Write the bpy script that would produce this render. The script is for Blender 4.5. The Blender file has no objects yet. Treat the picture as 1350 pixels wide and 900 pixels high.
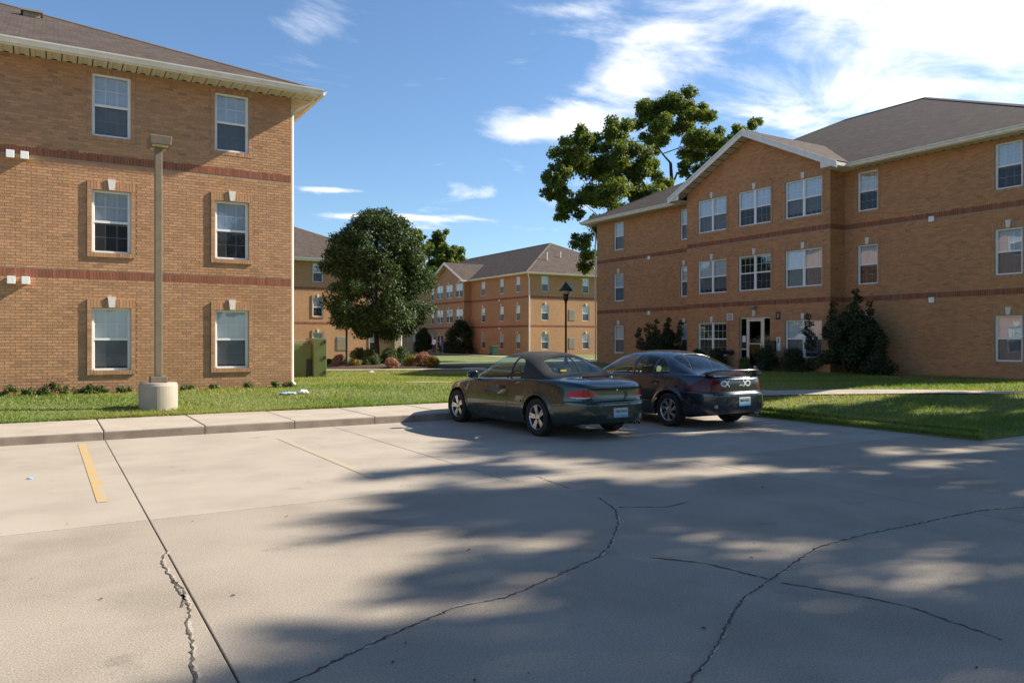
import bpy, bmesh, math, random
import numpy as np
from mathutils import Vector, Matrix

random.seed(7)
RNG = np.random.default_rng(11)
SC = bpy.context.scene
COL = SC.collection

# ------------------------------------------------------------------ camera
# world: X runs along the left building's front wall, Y along the right building's front wall
TH = math.radians(31.08)
EYE = 1.604
cam_d = bpy.data.cameras.new('camera')
cam = bpy.data.objects.new('camera', cam_d)
COL.objects.link(cam)
cam.location = (0, 0, EYE)
cam.rotation_euler = (math.radians(90), 0, -TH)
cam_d.sensor_width = 36.0
cam_d.lens = 36.0 * 1011.0 / 1350.0
cam_d.shift_y = -(450.0 - 448.4) / 1350.0
cam_d.clip_start = 0.1
cam_d.clip_end = 6000
SC.camera = cam

# ------------------------------------------------------------------ light
SUN = Vector((1.0, -0.215, 0.70)).normalized()          # towards the sun
sun_el = math.asin(SUN.z)
sun_az = math.atan2(SUN.x, SUN.y)                        # clockwise from +Y
world = bpy.data.worlds.new('World')
SC.world = world
world.use_nodes = True
sl = bpy.data.lights.new('sun', 'SUN')
sl.energy = 5.0
sl.angle = math.radians(0.75)
sl.color = (1.0, 0.91, 0.77)
so = bpy.data.objects.new('sun', sl)
COL.objects.link(so)
so.rotation_euler = (-SUN).to_track_quat('-Z', 'Y').to_euler()
SC.view_settings.view_transform = 'Standard'
SC.view_settings.look = 'None'
SC.view_settings.gamma = 1.0
SC.view_settings.use_curve_mapping = False
SC.view_settings.exposure = 1.12


def build_world():
    nt = world.node_tree
    N, L = nt.nodes, nt.links
    N.clear()
    out = N.new('ShaderNodeOutputWorld')
    bg = N.new('ShaderNodeBackground')
    bg.inputs['Strength'].default_value = 0.065
    sky = N.new('ShaderNodeTexSky')
    sky.sky_type = 'NISHITA'
    sky.sun_disc = False
    sky.sun_elevation = sun_el
    sky.sun_rotation = sun_az
    sky.air_density = 1.0
    sky.dust_density = 0.25
    sky.ozone_density = 2.2
    tc = N.new('ShaderNodeTexCoord')
    sep = N.new('ShaderNodeSeparateXYZ')
    L.new(tc.outputs['Generated'], sep.inputs[0])

    def math_(op, a, b=None, c=None):
        n = N.new('ShaderNodeMath')
        n.operation = op
        for i, v in enumerate((a, b, c)):
            if v is None:
                continue
            if isinstance(v, (int, float)):
                n.inputs[i].default_value = v
            else:
                L.new(v, n.inputs[i])
        return n.outputs[0]
    zz = math_('ADD', math_('MAXIMUM', sep.outputs[2], 0.0), 0.09)
    px = math_('DIVIDE', sep.outputs[0], zz)
    py = math_('DIVIDE', sep.outputs[1], zz)
    comb = N.new('ShaderNodeCombineXYZ')
    L.new(px, comb.inputs[0])
    L.new(py, comb.inputs[1])
    # cloud sheet: fibrous noise on a flat layer overhead, gathered into a few banks
    mp = N.new('ShaderNodeMapping')
    mp.inputs['Location'].default_value = CLOUD_LOC
    mp.inputs['Rotation'].default_value = (0, 0, math.radians(CLOUD_ROT))
    mp.inputs['Scale'].default_value = (0.75, 1.0, 1.0)
    L.new(comb.outputs[0], mp.inputs[0])
    n1 = N.new('ShaderNodeTexNoise')
    n1.inputs['Scale'].default_value = 2.1
    n1.inputs['Detail'].default_value = 10
    n1.inputs['Roughness'].default_value = 0.60
    n1.inputs['Distortion'].default_value = 0.5
    L.new(mp.outputs[0], n1.inputs['Vector'])
    n2 = N.new('ShaderNodeTexNoise')
    n2.inputs['Scale'].default_value = 0.30
    n2.inputs['Detail'].default_value = 2
    L.new(mp.outputs[0], n2.inputs['Vector'])
    az = math_('ARCTAN2', sep.outputs[0], sep.outputs[1])
    el = math_('ARCSINE', sep.outputs[2])
    s = math_('ADD', math_('MULTIPLY', math_('SUBTRACT', n1.outputs['Fac'], 0.20), 1.6), math_('MULTIPLY', math_('SUBTRACT', n2.outputs['Fac'], 0.52), 0.25))
    for a0, e0, ra, re_, w, tilt in CLOUD_BANKS:
        da = math_('SUBTRACT', az, math.radians(a0))
        de = math_('SUBTRACT', math_('SUBTRACT', el, math.radians(e0)), math_('MULTIPLY', da, tilt))
        q = math_('ADD', math_('POWER', math_('ABSOLUTE', math_('DIVIDE', da, math.radians(ra))), 2.0), math_('POWER', math_('ABSOLUTE', math_('DIVIDE', de, math.radians(re_))), 2.0))
        g = math_('EXPONENT', math_('MULTIPLY', q, -1.0))
        s = math_('ADD', s, math_('MULTIPLY', g, w))
    mr = N.new('ShaderNodeMapRange')
    mr.interpolation_type = 'SMOOTHSTEP'
    mr.inputs['From Min'].default_value = 0.60
    mr.inputs['From Max'].default_value = 1.02
    L.new(s, mr.inputs[0])
    mix = N.new('ShaderNodeMixRGB')
    L.new(mr.outputs[0], mix.inputs[0])
    tint = N.new('ShaderNodeMixRGB')
    tint.blend_type = 'MULTIPLY'
    tint.inputs[0].default_value = 1.0
    L.new(sky.outputs[0], tint.inputs[1])
    tint.inputs[2].default_value = (0.92, 1.07, 1.20, 1)
    L.new(tint.outputs[0], mix.inputs[1])
    mix.inputs[2].default_value = CLOUD_COL
    L.new(mix.outputs[0], bg.inputs[0])
    L.new(bg.outputs[0], out.inputs[0])


CLOUD_BANKS = [(64.4, 19.5, 14.45, 5.61, 0.62, -0.15), (54.4, 15.9, 6.26, 2.04, 0.32, 0), (38.7, 17.8, 5.06, 2.45, 0.52, 0.15), (33.1, 15.3, 3.37, 1.12, 0.34, 0), (35.9, 23.3, 3.37, 0.51, 0.22, 0), (15.3, 20.5, 3.85, 3.06, 0.16, 0), (18.5, 10.8, 4.34, 0.26, 0.45, 0), (20.2, 9.0, 5.3, 0.26, 0.38, 0), (28.5, 11.1, 2.41, 1.12, 0.22, 0), (26.3, 8.3, 3.85, 0.82, 0.2, 0), (42.5, 21.4, 1.93, 0.51, 0.2, 0)]   # azimuth, elevation, half sizes in degrees, weight, tilt
CLOUD_LOC = (1.3, 0.4, 0)
CLOUD_ROT = 25
CLOUD_COL = (9.2, 9.3, 9.5, 1)
build_world()

# ------------------------------------------------------------------ materials
MATS = {}


def rgb(r, g, b):
    return (r, g, b, 1.0)


class NT:
    """small helper round a node tree"""

    def __init__(self, m):
        self.t = m.node_tree
        self.N, self.L = self.t.nodes, self.t.links
        self.b = self.N.get('Principled BSDF')
        self.out = self.N.get('Material Output')

    def n(self, kind, **kw):
        x = self.N.new(kind)
        for k, v in kw.items():
            if k in x.inputs:
                x.inputs[k].default_value = v
            else:
                setattr(x, k, v)
        return x

    def link(self, a, b):
        self.L.new(a, b)


def new_mat(name, col=(.5, .5, .5), rough=.6, metal=0.0, spec=.5, **kw):
    m = bpy.data.materials.new(name)
    m.use_nodes = True
    b = m.node_tree.nodes['Principled BSDF']
    b.inputs['Base Color'].default_value = (*col, 1)
    b.inputs['Roughness'].default_value = rough
    b.inputs['Metallic'].default_value = metal
    b.inputs['Specular IOR Level'].default_value = spec
    for k, v in kw.items():
        b.inputs[k].default_value = v
    MATS[name] = m
    return m


def noisy(name, c1, c2, scale=8, rough=.7, bump=0.0, bscale=None, metal=0, spec=.4, c3=None, s3=.6, detail=6, attr=None, coord='Object', lo=.35, hi=.65):
    """two tones mixed by noise, optional large stains, optional per-piece tone attribute, fine relief"""
    m = new_mat(name, c1, rough, metal, spec)
    t = NT(m)
    tc = t.n('ShaderNodeTexCoord')
    n = t.n('ShaderNodeTexNoise')
    n.inputs['Scale'].default_value = scale
    n.inputs['Detail'].default_value = detail
    t.link(tc.outputs[coord], n.inputs['Vector'])
    r = t.n('ShaderNodeMapRange')
    r.inputs['From Min'].default_value = lo
    r.inputs['From Max'].default_value = hi
    t.link(n.outputs['Fac'], r.inputs[0])
    mx = t.n('ShaderNodeMixRGB')
    mx.inputs[1].default_value = (*c1, 1)
    mx.inputs[2].default_value = (*c2, 1)
    t.link(r.outputs[0], mx.inputs[0])
    col = mx.outputs[0]
    if c3 is not None:
        n3 = t.n('ShaderNodeTexNoise')
        n3.inputs['Scale'].default_value = s3
        n3.inputs['Detail'].default_value = 5
        n3.inputs['Roughness'].default_value = .6
        t.link(tc.outputs[coord], n3.inputs['Vector'])
        r3 = t.n('ShaderNodeMapRange')
        r3.inputs['From Min'].default_value = .5
        r3.inputs['From Max'].default_value = .72
        t.link(n3.outputs['Fac'], r3.inputs[0])
        mx3 = t.n('ShaderNodeMixRGB')
        mx3.inputs[2].default_value = (*c3, 1)
        t.link(r3.outputs[0], mx3.inputs[0])
        t.link(col, mx3.inputs[1])
        col = mx3.outputs[0]
    if attr:
        a = t.n('ShaderNodeAttribute', attribute_name=attr)
        mm = t.n('ShaderNodeMixRGB', blend_type='MULTIPLY')
        mm.inputs[0].default_value = 1
        t.link(col, mm.inputs[1])
        t.link(a.outputs['Color'], mm.inputs[2])
        col = mm.outputs[0]
    t.link(col, t.b.inputs['Base Color'])
    if bump:
        nb = t.n('ShaderNodeTexNoise')
        nb.inputs['Scale'].default_value = bscale or scale * 6
        nb.inputs['Detail'].default_value = 4
        t.link(tc.outputs[coord], nb.inputs['Vector'])
        bp = t.n('ShaderNodeBump')
        bp.inputs['Strength'].default_value = bump
        bp.inputs['Distance'].default_value = .01
        t.link(nb.outputs['Fac'], bp.inputs['Height'])
        t.link(bp.outputs[0], t.b.inputs['Normal'])
    return m


# masonry and ground
noisy('brick', (.50, .275, .142), (.415, .222, .112), 30, .85, .5, 120, attr='tone', c3=(.40, .21, .10), s3=.35)
noisy('red_brick', (.34, .125, .065), (.26, .09, .048), 22, .85, .5, 120, attr='tone')
noisy('mortar', (.36, .28, .20), (.30, .23, .16), 25, .95, .3)
noisy('concrete', (.385, .335, .275), (.345, .298, .242), 1.1, .9, .35, 90, c3=(.315, .272, .222), s3=.55, spec=.2)
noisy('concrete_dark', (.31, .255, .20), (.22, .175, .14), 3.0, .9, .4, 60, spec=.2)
noisy('concrete_worn', (.335, .288, .232), (.292, .25, .20), 1.1, .9, .35, 90, c3=(.255, .218, .175), s3=.55, spec=.2)
noisy('concrete_pale', (.42, .365, .30), (.36, .31, .25), 2.0, .9, .3, 80, spec=.2)
noisy('crack_dirt', (.05, .042, .034), (.11, .09, .07), 40, .95)
noisy('crack_chip', (.50, .44, .37), (.30, .25, .20), 50, .95, .4)
noisy('yellow_paint', (.50, .31, .07), (.38, .32, .24), 7, .8, lo=.44, hi=.56)
noisy('yellow_faint', (.40, .325, .215), (.38, .33, .262), 6, .85, lo=.40, hi=.60)
noisy('soil', (.06, .045, .03), (.10, .075, .05), 6, .95)
noisy('lawn_base', (.09, .135, .03), (.14, .165, .045), 2.2, .95, .6, 60, c3=(.20, .175, .07), s3=.5)
noisy('mulch', (.075, .042, .026), (.035, .02, .014), 14, .95, .9, 40)

def add_grain(name, g=.14, gs=140, spot=.78, ss=1.7):
    """fine aggregate grain and scattered darker spots on top of a noisy() colour"""
    t = NT(MATS[name])
    src = t.b.inputs['Base Color'].links[0].from_socket
    tc = t.n('ShaderNodeTexCoord')
    n = t.n('ShaderNodeTexNoise')
    n.inputs['Scale'].default_value = gs
    n.inputs['Detail'].default_value = 3
    t.link(tc.outputs['Object'], n.inputs['Vector'])
    r = t.n('ShaderNodeMapRange')
    r.inputs['From Min'].default_value, r.inputs['From Max'].default_value = .3, .7
    r.inputs['To Min'].default_value, r.inputs['To Max'].default_value = 1 - g, 1 + g
    t.link(n.outputs['Fac'], r.inputs[0])
    n2 = t.n('ShaderNodeTexNoise')
    n2.inputs['Scale'].default_value = ss
    n2.inputs['Detail'].default_value = 4
    n2.inputs['Roughness'].default_value = .65
    mp = t.n('ShaderNodeMapping')
    mp.inputs['Location'].default_value = (3.7, 9.1, 0)
    t.link(tc.outputs['Object'], mp.inputs[0])
    t.link(mp.outputs[0], n2.inputs['Vector'])
    r2 = t.n('ShaderNodeMapRange')
    r2.inputs['From Min'].default_value, r2.inputs['From Max'].default_value = .62, .74
    r2.inputs['To Min'].default_value, r2.inputs['To Max'].default_value = 1, spot
    t.link(n2.outputs['Fac'], r2.inputs[0])
    mu = t.n('ShaderNodeMath', operation='MULTIPLY')
    t.link(r.outputs[0], mu.inputs[0])
    t.link(r2.outputs[0], mu.inputs[1])
    mm = t.n('ShaderNodeMixRGB', blend_type='MULTIPLY')
    mm.inputs[0].default_value = 1
    t.link(src, mm.inputs[1])
    t.link(mu.outputs[0], mm.inputs[2])
    t.link(mm.outputs[0], t.b.inputs['Base Color'])


add_grain('concrete', .16, 100, .76)
add_grain('concrete_worn', .24, 85, .74, 1.4)
add_grain('concrete_pale', .10)
add_grain('concrete_dark', .18)
noisy('bare_ground', (.27, .24, .13), (.22, .21, .10), 6, .95, .4)
# trim
noisy('white_trim', (.78, .76, .71), (.70, .67, .61), 4, .5)
noisy('soffit', (.66, .61, .48), (.58, .53, .40), 3, .6)
noisy('vinyl', (.80, .80, .78), (.74, .74, .72), 5, .45)
noisy('stone_white', (.72, .69, .63), (.62, .59, .53), 14, .8)
noisy('pole_paint', (.20, .165, .115), (.16, .13, .09), 9, .5)
noisy('black_metal', (.02, .02, .022), (.03, .03, .03), 12, .45)
noisy('lens_glass', (.62, .55, .40), (.5, .45, .33), 12, .3)
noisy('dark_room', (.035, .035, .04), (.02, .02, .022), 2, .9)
noisy('blind', (.66, .67, .68), (.60, .61, .62), 3, .6)
noisy('curtain', (.70, .60, .50), (.60, .50, .40), 6, .8)
noisy('green_box', (.125, .16, .055), (.105, .135, .045), 3, .5)
noisy('alu', (.62, .61, .58), (.55, .54, .51), 6, .4, metal=.6)
noisy('tan_metal', (.34, .27, .19), (.30, .24, .17), 9, .6)
noisy('bark', (.085, .062, .045), (.04, .03, .022), 9, .95, .9, 25)
noisy('paper', (.80, .80, .80), (.70, .70, .72), 7, .7)
noisy('blue_plastic', (.10, .30, .62), (.5, .6, .75), 7, .5)


def brick_far():
    m = new_mat('brick_far', rough=.88, spec=.3)
    t = NT(m)
    tc = t.n('ShaderNodeTexCoord')
    uv = t.n('ShaderNodeUVMap')
    br = t.n('ShaderNodeTexBrick')
    br.inputs['Color1'].default_value = rgb(.50, .265, .13)
    br.inputs['Color2'].default_value = rgb(.42, .215, .10)
    br.inputs['Mortar'].default_value = rgb(.34, .24, .15)
    br.inputs['Scale'].default_value = 1
    br.inputs['Mortar Size'].default_value = .006
    br.inputs['Brick Width'].default_value = .203
    br.inputs['Row Height'].default_value = .0677
    t.link(uv.outputs[0], br.inputs['Vector'])
    n = t.n('ShaderNodeTexNoise')
    n.inputs['Scale'].default_value = .5
    n.inputs['Detail'].default_value = 5
    t.link(tc.outputs['Object'], n.inputs['Vector'])
    mm = t.n('ShaderNodeMixRGB', blend_type='MULTIPLY')
    mm.inputs[0].default_value = 1
    r = t.n('ShaderNodeMapRange')
    r.inputs['To Min'].default_value = .8
    r.inputs['To Max'].default_value = 1.15
    t.link(n.outputs['Fac'], r.inputs[0])
    t.link(br.outputs['Color'], mm.inputs[1])
    t.link(r.outputs[0], mm.inputs[2])
    t.link(mm.outputs[0], t.b.inputs['Base Color'])
    return m


brick_far()


def shingle():
    m = new_mat('shingle', rough=.95, spec=.2)
    t = NT(m)
    uv = t.n('ShaderNodeUVMap')
    br = t.n('ShaderNodeTexBrick')
    br.offset = .37
    br.inputs['Color1'].default_value = rgb(.10, .076, .063)
    br.inputs['Color2'].default_value = rgb(.063, .048, .041)
    br.inputs['Mortar'].default_value = rgb(.035, .027, .023)
    br.inputs['Mortar Size'].default_value = .006
    br.inputs['Brick Width'].default_value = .26
    br.inputs['Row Height'].default_value = .14
    br.inputs['Scale'].default_value = 1
    t.link(uv.outputs[0], br.inputs['Vector'])
    n = t.n('ShaderNodeTexNoise')
    n.inputs['Scale'].default_value = 1.3
    n.inputs['Detail'].default_value = 7
    t.link(uv.outputs[0], n.inputs['Vector'])
    r = t.n('ShaderNodeMapRange')
    r.inputs['To Min'].default_value = .7
    r.inputs['To Max'].default_value = 1.3
    t.link(n.outputs['Fac'], r.inputs[0])
    mm = t.n('ShaderNodeMixRGB', blend_type='MULTIPLY')
    mm.inputs[0].default_value = 1
    t.link(br.outputs['Color'], mm.inputs[1])
    t.link(r.outputs[0], mm.inputs[2])
    t.link(mm.outputs[0], t.b.inputs['Base Color'])
    bp = t.n('ShaderNodeBump')
    bp.inputs['Strength'].default_value = .6
    bp.inputs['Distance'].default_value = .012
    t.link(br.outputs['Fac'], bp.inputs['Height'])
    bp.invert = True
    t.link(bp.outputs[0], t.b.inputs['Normal'])
    return m


shingle()


def glass_mat(name, tint=(.9, .95, .95), wav=.15, wscale=1.6, rough=0.02, ior=1.5, gloss=(1, 1, 1)):
    m = bpy.data.materials.new(name)
    m.use_nodes = True
    t = NT(m)
    t.N.remove(t.b)
    tr = t.n('ShaderNodeBsdfTransparent')
    tr.inputs[0].default_value = (*tint, 1)
    gl = t.n('ShaderNodeBsdfGlossy')
    gl.inputs['Roughness'].default_value = rough
    gl.inputs['Color'].default_value = (*gloss, 1)
    lw = t.n('ShaderNodeLayerWeight')           # Schlick reflectance, the same from both sides of the sheet
    lw.inputs['Blend'].default_value = .5
    pw = t.n('ShaderNodeMath', operation='POWER')
    pw.inputs[1].default_value = 5.0
    t.link(lw.outputs['Facing'], pw.inputs[0])
    fr = t.n('ShaderNodeMath', operation='MULTIPLY_ADD')
    f0 = ((ior - 1) / (ior + 1)) ** 2
    fr.inputs[1].default_value = 1 - f0
    fr.inputs[2].default_value = f0
    t.link(pw.outputs[0], fr.inputs[0])
    mx = t.n('ShaderNodeMixShader')
    if wav:
        tc = t.n('ShaderNodeTexCoord')
        n = t.n('ShaderNodeTexNoise')
        n.inputs['Scale'].default_value = wscale
        n.inputs['Detail'].default_value = 1.5
        t.link(tc.outputs['Object'], n.inputs['Vector'])
        bp = t.n('ShaderNodeBump')
        bp.inputs['Strength'].default_value = wav
        bp.inputs['Distance'].default_value = .03
        t.link(n.outputs['Fac'], bp.inputs['Height'])
        t.link(bp.outputs[0], gl.inputs['Normal'])
    t.link(fr.outputs[0], mx.inputs[0])
    t.link(tr.outputs[0], mx.inputs[1])
    t.link(gl.outputs[0], mx.inputs[2])
    t.link(mx.outputs[0], t.out.inputs[0])
    MATS[name] = m
    return m


glass_mat('window_glass', (.93, .96, .98), .10, 1.8, .015, 1.62)
glass_mat('car_glass', (.84, .92, .87), 0, 1, .01, 1.45)
glass_mat('door_glass', (.55, .58, .60), .08, 1.5, .015, 1.4)


def leaf_mat(name, c1, c2, trans=.35):
    m = new_mat(name, c1, .55, 0, .35)
    t = NT(m)
    a = t.n('ShaderNodeAttribute', attribute_name='tone')
    mx = t.n('ShaderNodeMixRGB')
    mx.inputs[1].default_value = (*c1, 1)
    mx.inputs[2].default_value = (*c2, 1)
    t.link(a.outputs['Fac'], mx.inputs[0])
    t.link(mx.outputs[0], t.b.inputs['Base Color'])
    tl = t.n('ShaderNodeBsdfTranslucent')
    hs = t.n('ShaderNodeHueSaturation')
    hs.inputs['Saturation'].default_value = 1.2
    hs.inputs['Value'].default_value = 1.5
    hs.inputs['Hue'].default_value = .48
    t.link(mx.outputs[0], hs.inputs['Color'])
    t.link(hs.outputs[0], tl.inputs[0])
    ms = t.n('ShaderNodeMixShader')
    ms.inputs[0].default_value = trans
    t.link(t.b.outputs[0], ms.inputs[1])
    t.link(tl.outputs[0], ms.inputs[2])
    t.link(ms.outputs[0], t.out.inputs[0])
    return m


leaf_mat('leaf_dark', (.028, .055, .014), (.06, .10, .024), .2)
leaf_mat('leaf_mid', (.055, .09, .018), (.135, .175, .035), .4)
leaf_mat('leaf_shrub', (.022, .036, .012), (.045, .065, .02), .15)
leaf_mat('leaf_box', (.05, .085, .02), (.09, .13, .03), .2)
leaf_mat('leaf_yellow', (.16, .15, .03), (.28, .20, .04), .3)
leaf_mat('leaf_pink', (.30, .16, .10), (.42, .24, .17), .2)
leaf_mat('leaf_grass', (.09, .17, .026), (.26, .27, .07), .35)

# ------------------------------------------------------------------ mesh helpers


class MB:
    def __init__(self):
        self.v, self.f, self.uv = [], [], []

    def add(self, vs, fs):
        o = len(self.v)
        self.v.extend(tuple(p) for p in vs)
        self.f.extend(tuple(i + o for i in f) for f in fs)
        return self

    def box(self, x0, x1, y0, y1, z0, z1):
        return self.add([(x0, y0, z0), (x1, y0, z0), (x1, y1, z0), (x0, y1, z0), (x0, y0, z1), (x1, y0, z1), (x1, y1, z1), (x0, y1, z1)],
                        [(0, 3, 2, 1), (4, 5, 6, 7), (0, 1, 5, 4), (1, 2, 6, 5), (2, 3, 7, 6), (3, 0, 4, 7)])

    def quad(self, a, b, c, d):
        return self.add([a, b, c, d], [(0, 1, 2, 3)])

    def cyl(self, p0, p1, r0, r1=None, n=12, caps=True):
        r1 = r0 if r1 is None else r1
        p0, p1 = Vector(p0), Vector(p1)
        d = (p1 - p0)
        a = d.orthogonal().normalized()
        b = d.normalized().cross(a)
        vs = []
        for p, r in ((p0, r0), (p1, r1)):
            for i in range(n):
                t = 2 * math.pi * i / n
                vs.append(p + a * (r * math.cos(t)) + b * (r * math.sin(t)))
        fs = [(i, (i + 1) % n, n + (i + 1) % n, n + i) for i in range(n)]
        if caps:
            fs += [tuple(range(n))[::-1], tuple(range(n, 2 * n))]
        return self.add(vs, fs)

    def tube(self, pts, rad, n=8):
        """bent tube through pts; rad a number or list"""
        pts = [Vector(p) for p in pts]
        if not isinstance(rad, (list, tuple)):
            rad = [rad] * len(pts)
        vs, fs = [], []
        ref = None
        for i, p in enumerate(pts):
            d = (pts[min(i + 1, len(pts) - 1)] - pts[max(i - 1, 0)]).normalized()
            if ref is None:
                ref = d.orthogonal().normalized()
            a = (ref - d * ref.dot(d))
            a = a.normalized() if a.length > 1e-5 else d.orthogonal().normalized()
            ref = a
            b = d.cross(a)
            for k in range(n):
                t = 2 * math.pi * k / n
                vs.append(p + (a * math.cos(t) + b * math.sin(t)) * rad[i])
        for i in range(len(pts) - 1):
            for k in range(n):
                fs.append((i * n + k, i * n + (k + 1) % n, (i + 1) * n + (k + 1) % n, (i + 1) * n + k))
        fs.append(tuple(range(n))[::-1])
        fs.append(tuple(range((len(pts) - 1) * n, len(pts) * n)))
        return self.add(vs, fs)

    def lathe(self, prof, n=24, axis='Z', c=(0, 0, 0)):
        """prof: (radius, height) pairs"""
        vs, fs = [], []
        for r, h in prof:
            for i in range(n):
                t = 2 * math.pi * i / n
                a, b = r * math.cos(t), r * math.sin(t)
                p = (a, b, h) if axis == 'Z' else (h, a, b)
                vs.append((p[0] + c[0], p[1] + c[1], p[2] + c[2]))
        for j in range(len(prof) - 1):
            for i in range(n):
                fs.append((j * n + i, j * n + (i + 1) % n, (j + 1) * n + (i + 1) % n, (j + 1) * n + i))
        return self.add(vs, fs)

    def mesh(self, name):
        me = bpy.data.meshes.new(name)
        me.from_pydata(self.v, [], self.f)
        me.update()
        return me

    def build(self, name, mat, parent=None, smooth=False, bevel=0):
        o = obj(name, self.mesh(name), mat, parent)
        if smooth:
            for p in o.data.polygons:
                p.use_smooth = True
        if bevel:
            add_bevel(o, bevel)
        return o


def add_bevel(o, w, seg=2):
    md = o.modifiers.new('bevel', 'BEVEL')
    md.width = w
    md.segments = seg
    md.limit_method = 'ANGLE'
    md.angle_limit = math.radians(40)
    return o


def obj(name, me, mat=None, parent=None):
    o = bpy.data.objects.new(name, me)
    COL.objects.link(o)
    if mat is not None and me is not None and not len(me.materials):
        me.materials.append(MATS[mat] if isinstance(mat, str) else mat)
    if parent is not None:
        o.parent = parent
    return o


def empty(name, loc=(0, 0, 0), rz=0):
    o = bpy.data.objects.new(name, None)
    o.empty_display_size = .2
    COL.objects.link(o)
    o.location = loc
    o.rotation_euler = (0, 0, rz)
    return o


def tag(o, label=None, cat=None, group=None, kind=None):
    if label:
        o['label'] = label
    if cat:
        o['category'] = cat
    if group:
        o['group'] = group
    if kind:
        o['kind'] = kind
    return o


def struct(o):
    return tag(o, kind='structure')


def np_mesh(name, V, F, tone=None, smooth=False, uv=None):
    """fast mesh from numpy arrays; F is (n,k) with constant k; tone one value or colour per face"""
    V = np.asarray(V, dtype=np.float32)
    F = np.asarray(F, dtype=np.int32)
    me = bpy.data.meshes.new(name)
    n, k = F.shape
    me.vertices.add(len(V))
    me.vertices.foreach_set('co', V.ravel())
    me.loops.add(n * k)
    me.loops.foreach_set('vertex_index', F.ravel())
    me.polygons.add(n)
    me.polygons.foreach_set('loop_start', np.arange(0, n * k, k, dtype=np.int32))
    me.polygons.foreach_set('use_smooth', np.full(n, smooth, dtype=bool))
    if tone is not None:
        tone = np.asarray(tone, dtype=np.float32)
        if tone.ndim == 1:
            tone = np.stack([tone] * 3, 1)
        a = me.attributes.new('tone', 'FLOAT_COLOR', 'CORNER')
        c = np.concatenate([tone, np.ones((n, 1), np.float32)], 1)
        a.data.foreach_set('color', np.repeat(c, k, axis=0).ravel().astype(np.float32))
    if uv is not None:
        l = me.uv_layers.new(name='UVMap')
        l.data.foreach_set('uv', np.asarray(uv, dtype=np.float32).ravel())
    me.update(calc_edges=True)
    me.validate()
    return me


def sstep(t):
    t = np.clip(t, 0, 1)
    return t * t * (3 - 2 * t)

# ------------------------------------------------------------------ terrain
LOT_X, CURB_Y, WALK_Y, LAWN_Y = 12.72, 13.95, 16.10, 6.60


def gz(x, y):
    """height of the ground"""
    x = np.asarray(x, float)
    y = np.asarray(y, float)
    zl = .15 + .22 * sstep((y - WALK_Y) / 4.2)
    zr = .03 + .34 * sstep((x - LOT_X) / 6.0)
    k = sstep((y - 12.5) / 5.0)
    z = np.where(x > LOT_X - 1e-4, zr * (1 - k) + np.maximum(zl, zr * .98) * k, zl)
    z = np.where(y < 5.5, .03 + .0 * x, z)
    far = sstep((y - 30) / 28)
    z = z * (1 - far) + .20 * far
    return z + .012 * np.sin(x * .9 + 1.1) * np.cos(y * .8) * (sstep((y - WALK_Y) / 2))


def grid_patch(xs, ys, dz=0.0):
    X, Y = np.meshgrid(xs, ys, indexing='ij')
    Z = gz(X, Y) + dz
    V = np.stack([X, Y, Z], -1).reshape(-1, 3)
    n, m = len(xs), len(ys)
    i, j = np.meshgrid(np.arange(n - 1), np.arange(m - 1), indexing='ij')
    a = (i * m + j).ravel()
    F = np.stack([a, a + m, a + m + 1, a + 1], 1)
    return V, F


def lin(a, b, step):
    return list(np.linspace(a, b, max(2, int(round((b - a) / step)) + 1)))


def join_np(parts):
    V, F, o = [], [], 0
    for v, f in parts:
        V.append(v)
        F.append(f + o)
        o += len(v)
    return np.concatenate(V), np.concatenate(F)


xa = [-300, -120, -60, -30] + lin(-20, LOT_X, .5)
xb = lin(LOT_X, 40, .5) + [45, 60, 90, 150, 400]
ya = lin(WALK_Y, 45, .5) + [50, 60, 70, 90, 130, 250, 600]
yb = lin(LAWN_Y, 45, .5) + [50, 60, 70, 90, 130, 250, 600]
def skirt(p0, p1):
    """soil edge hanging down from the lawn's border"""
    n = 60
    P = np.linspace(p0, p1, n)
    top = np.stack([P[:, 0], P[:, 1], gz(P[:, 0], P[:, 1])], 1)
    bot = top.copy()
    bot[:, 2] = -.08
    V_ = np.concatenate([top, bot])
    i = np.arange(n - 1)
    return V_, np.stack([i, i + 1, i + 1 + n, i + n], 1)


V, F = join_np([skirt((LOT_X, LAWN_Y), (LOT_X, 16.1)), skirt((LOT_X, LAWN_Y), (60, LAWN_Y)), grid_patch(xa, ya), grid_patch(xb, yb), grid_patch(xb, [-300, -100, -40, -10, 0, 2, 4.4])])
struct(obj('lawn', np_mesh('lawn', V, F, smooth=True), 'lawn_base'))
b = MB()
b.quad((-3000, -3000, -.12), (3000, -3000, -.12), (3000, 3000, -.12), (-3000, 3000, -.12))
struct(b.build('ground', 'soil'))

# parking lot of poured concrete slabs
lot = struct(MB().box(-60, LOT_X - .01, -40, CURB_Y + .2, -.10, -.035).build('parking_lot', 'crack_dirt'))
rows = [(-40, 1.0, [-60, -20, -6.7, .76, 7.35, LOT_X]), (1.0, 7.55, [-60, -14.2, -6.7, -2.98, .76, 7.35, LOT_X]),
        (7.55, CURB_Y, [-60, -14.2, -6.72, -2.98, .76, 4.5, 8.24, LOT_X])]
for y0, y1, xs in rows:
    for x0, x1 in zip(xs[:-1], xs[1:]):
        g, gy = .0045, .010
        o = MB().box(x0 + g, x1 - g, y0 + gy, y1 - gy, -.09, 0).build('concrete_slab', 'concrete' if y0 > 7 else 'concrete_worn', lot)
        add_bevel(o, .006, 2)
o = MB().box(LOT_X + .007, 60, 4.4, LAWN_Y, -.09, .004).build('concrete_slab', 'concrete', lot)
add_bevel(o, .008, 2)

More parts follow.
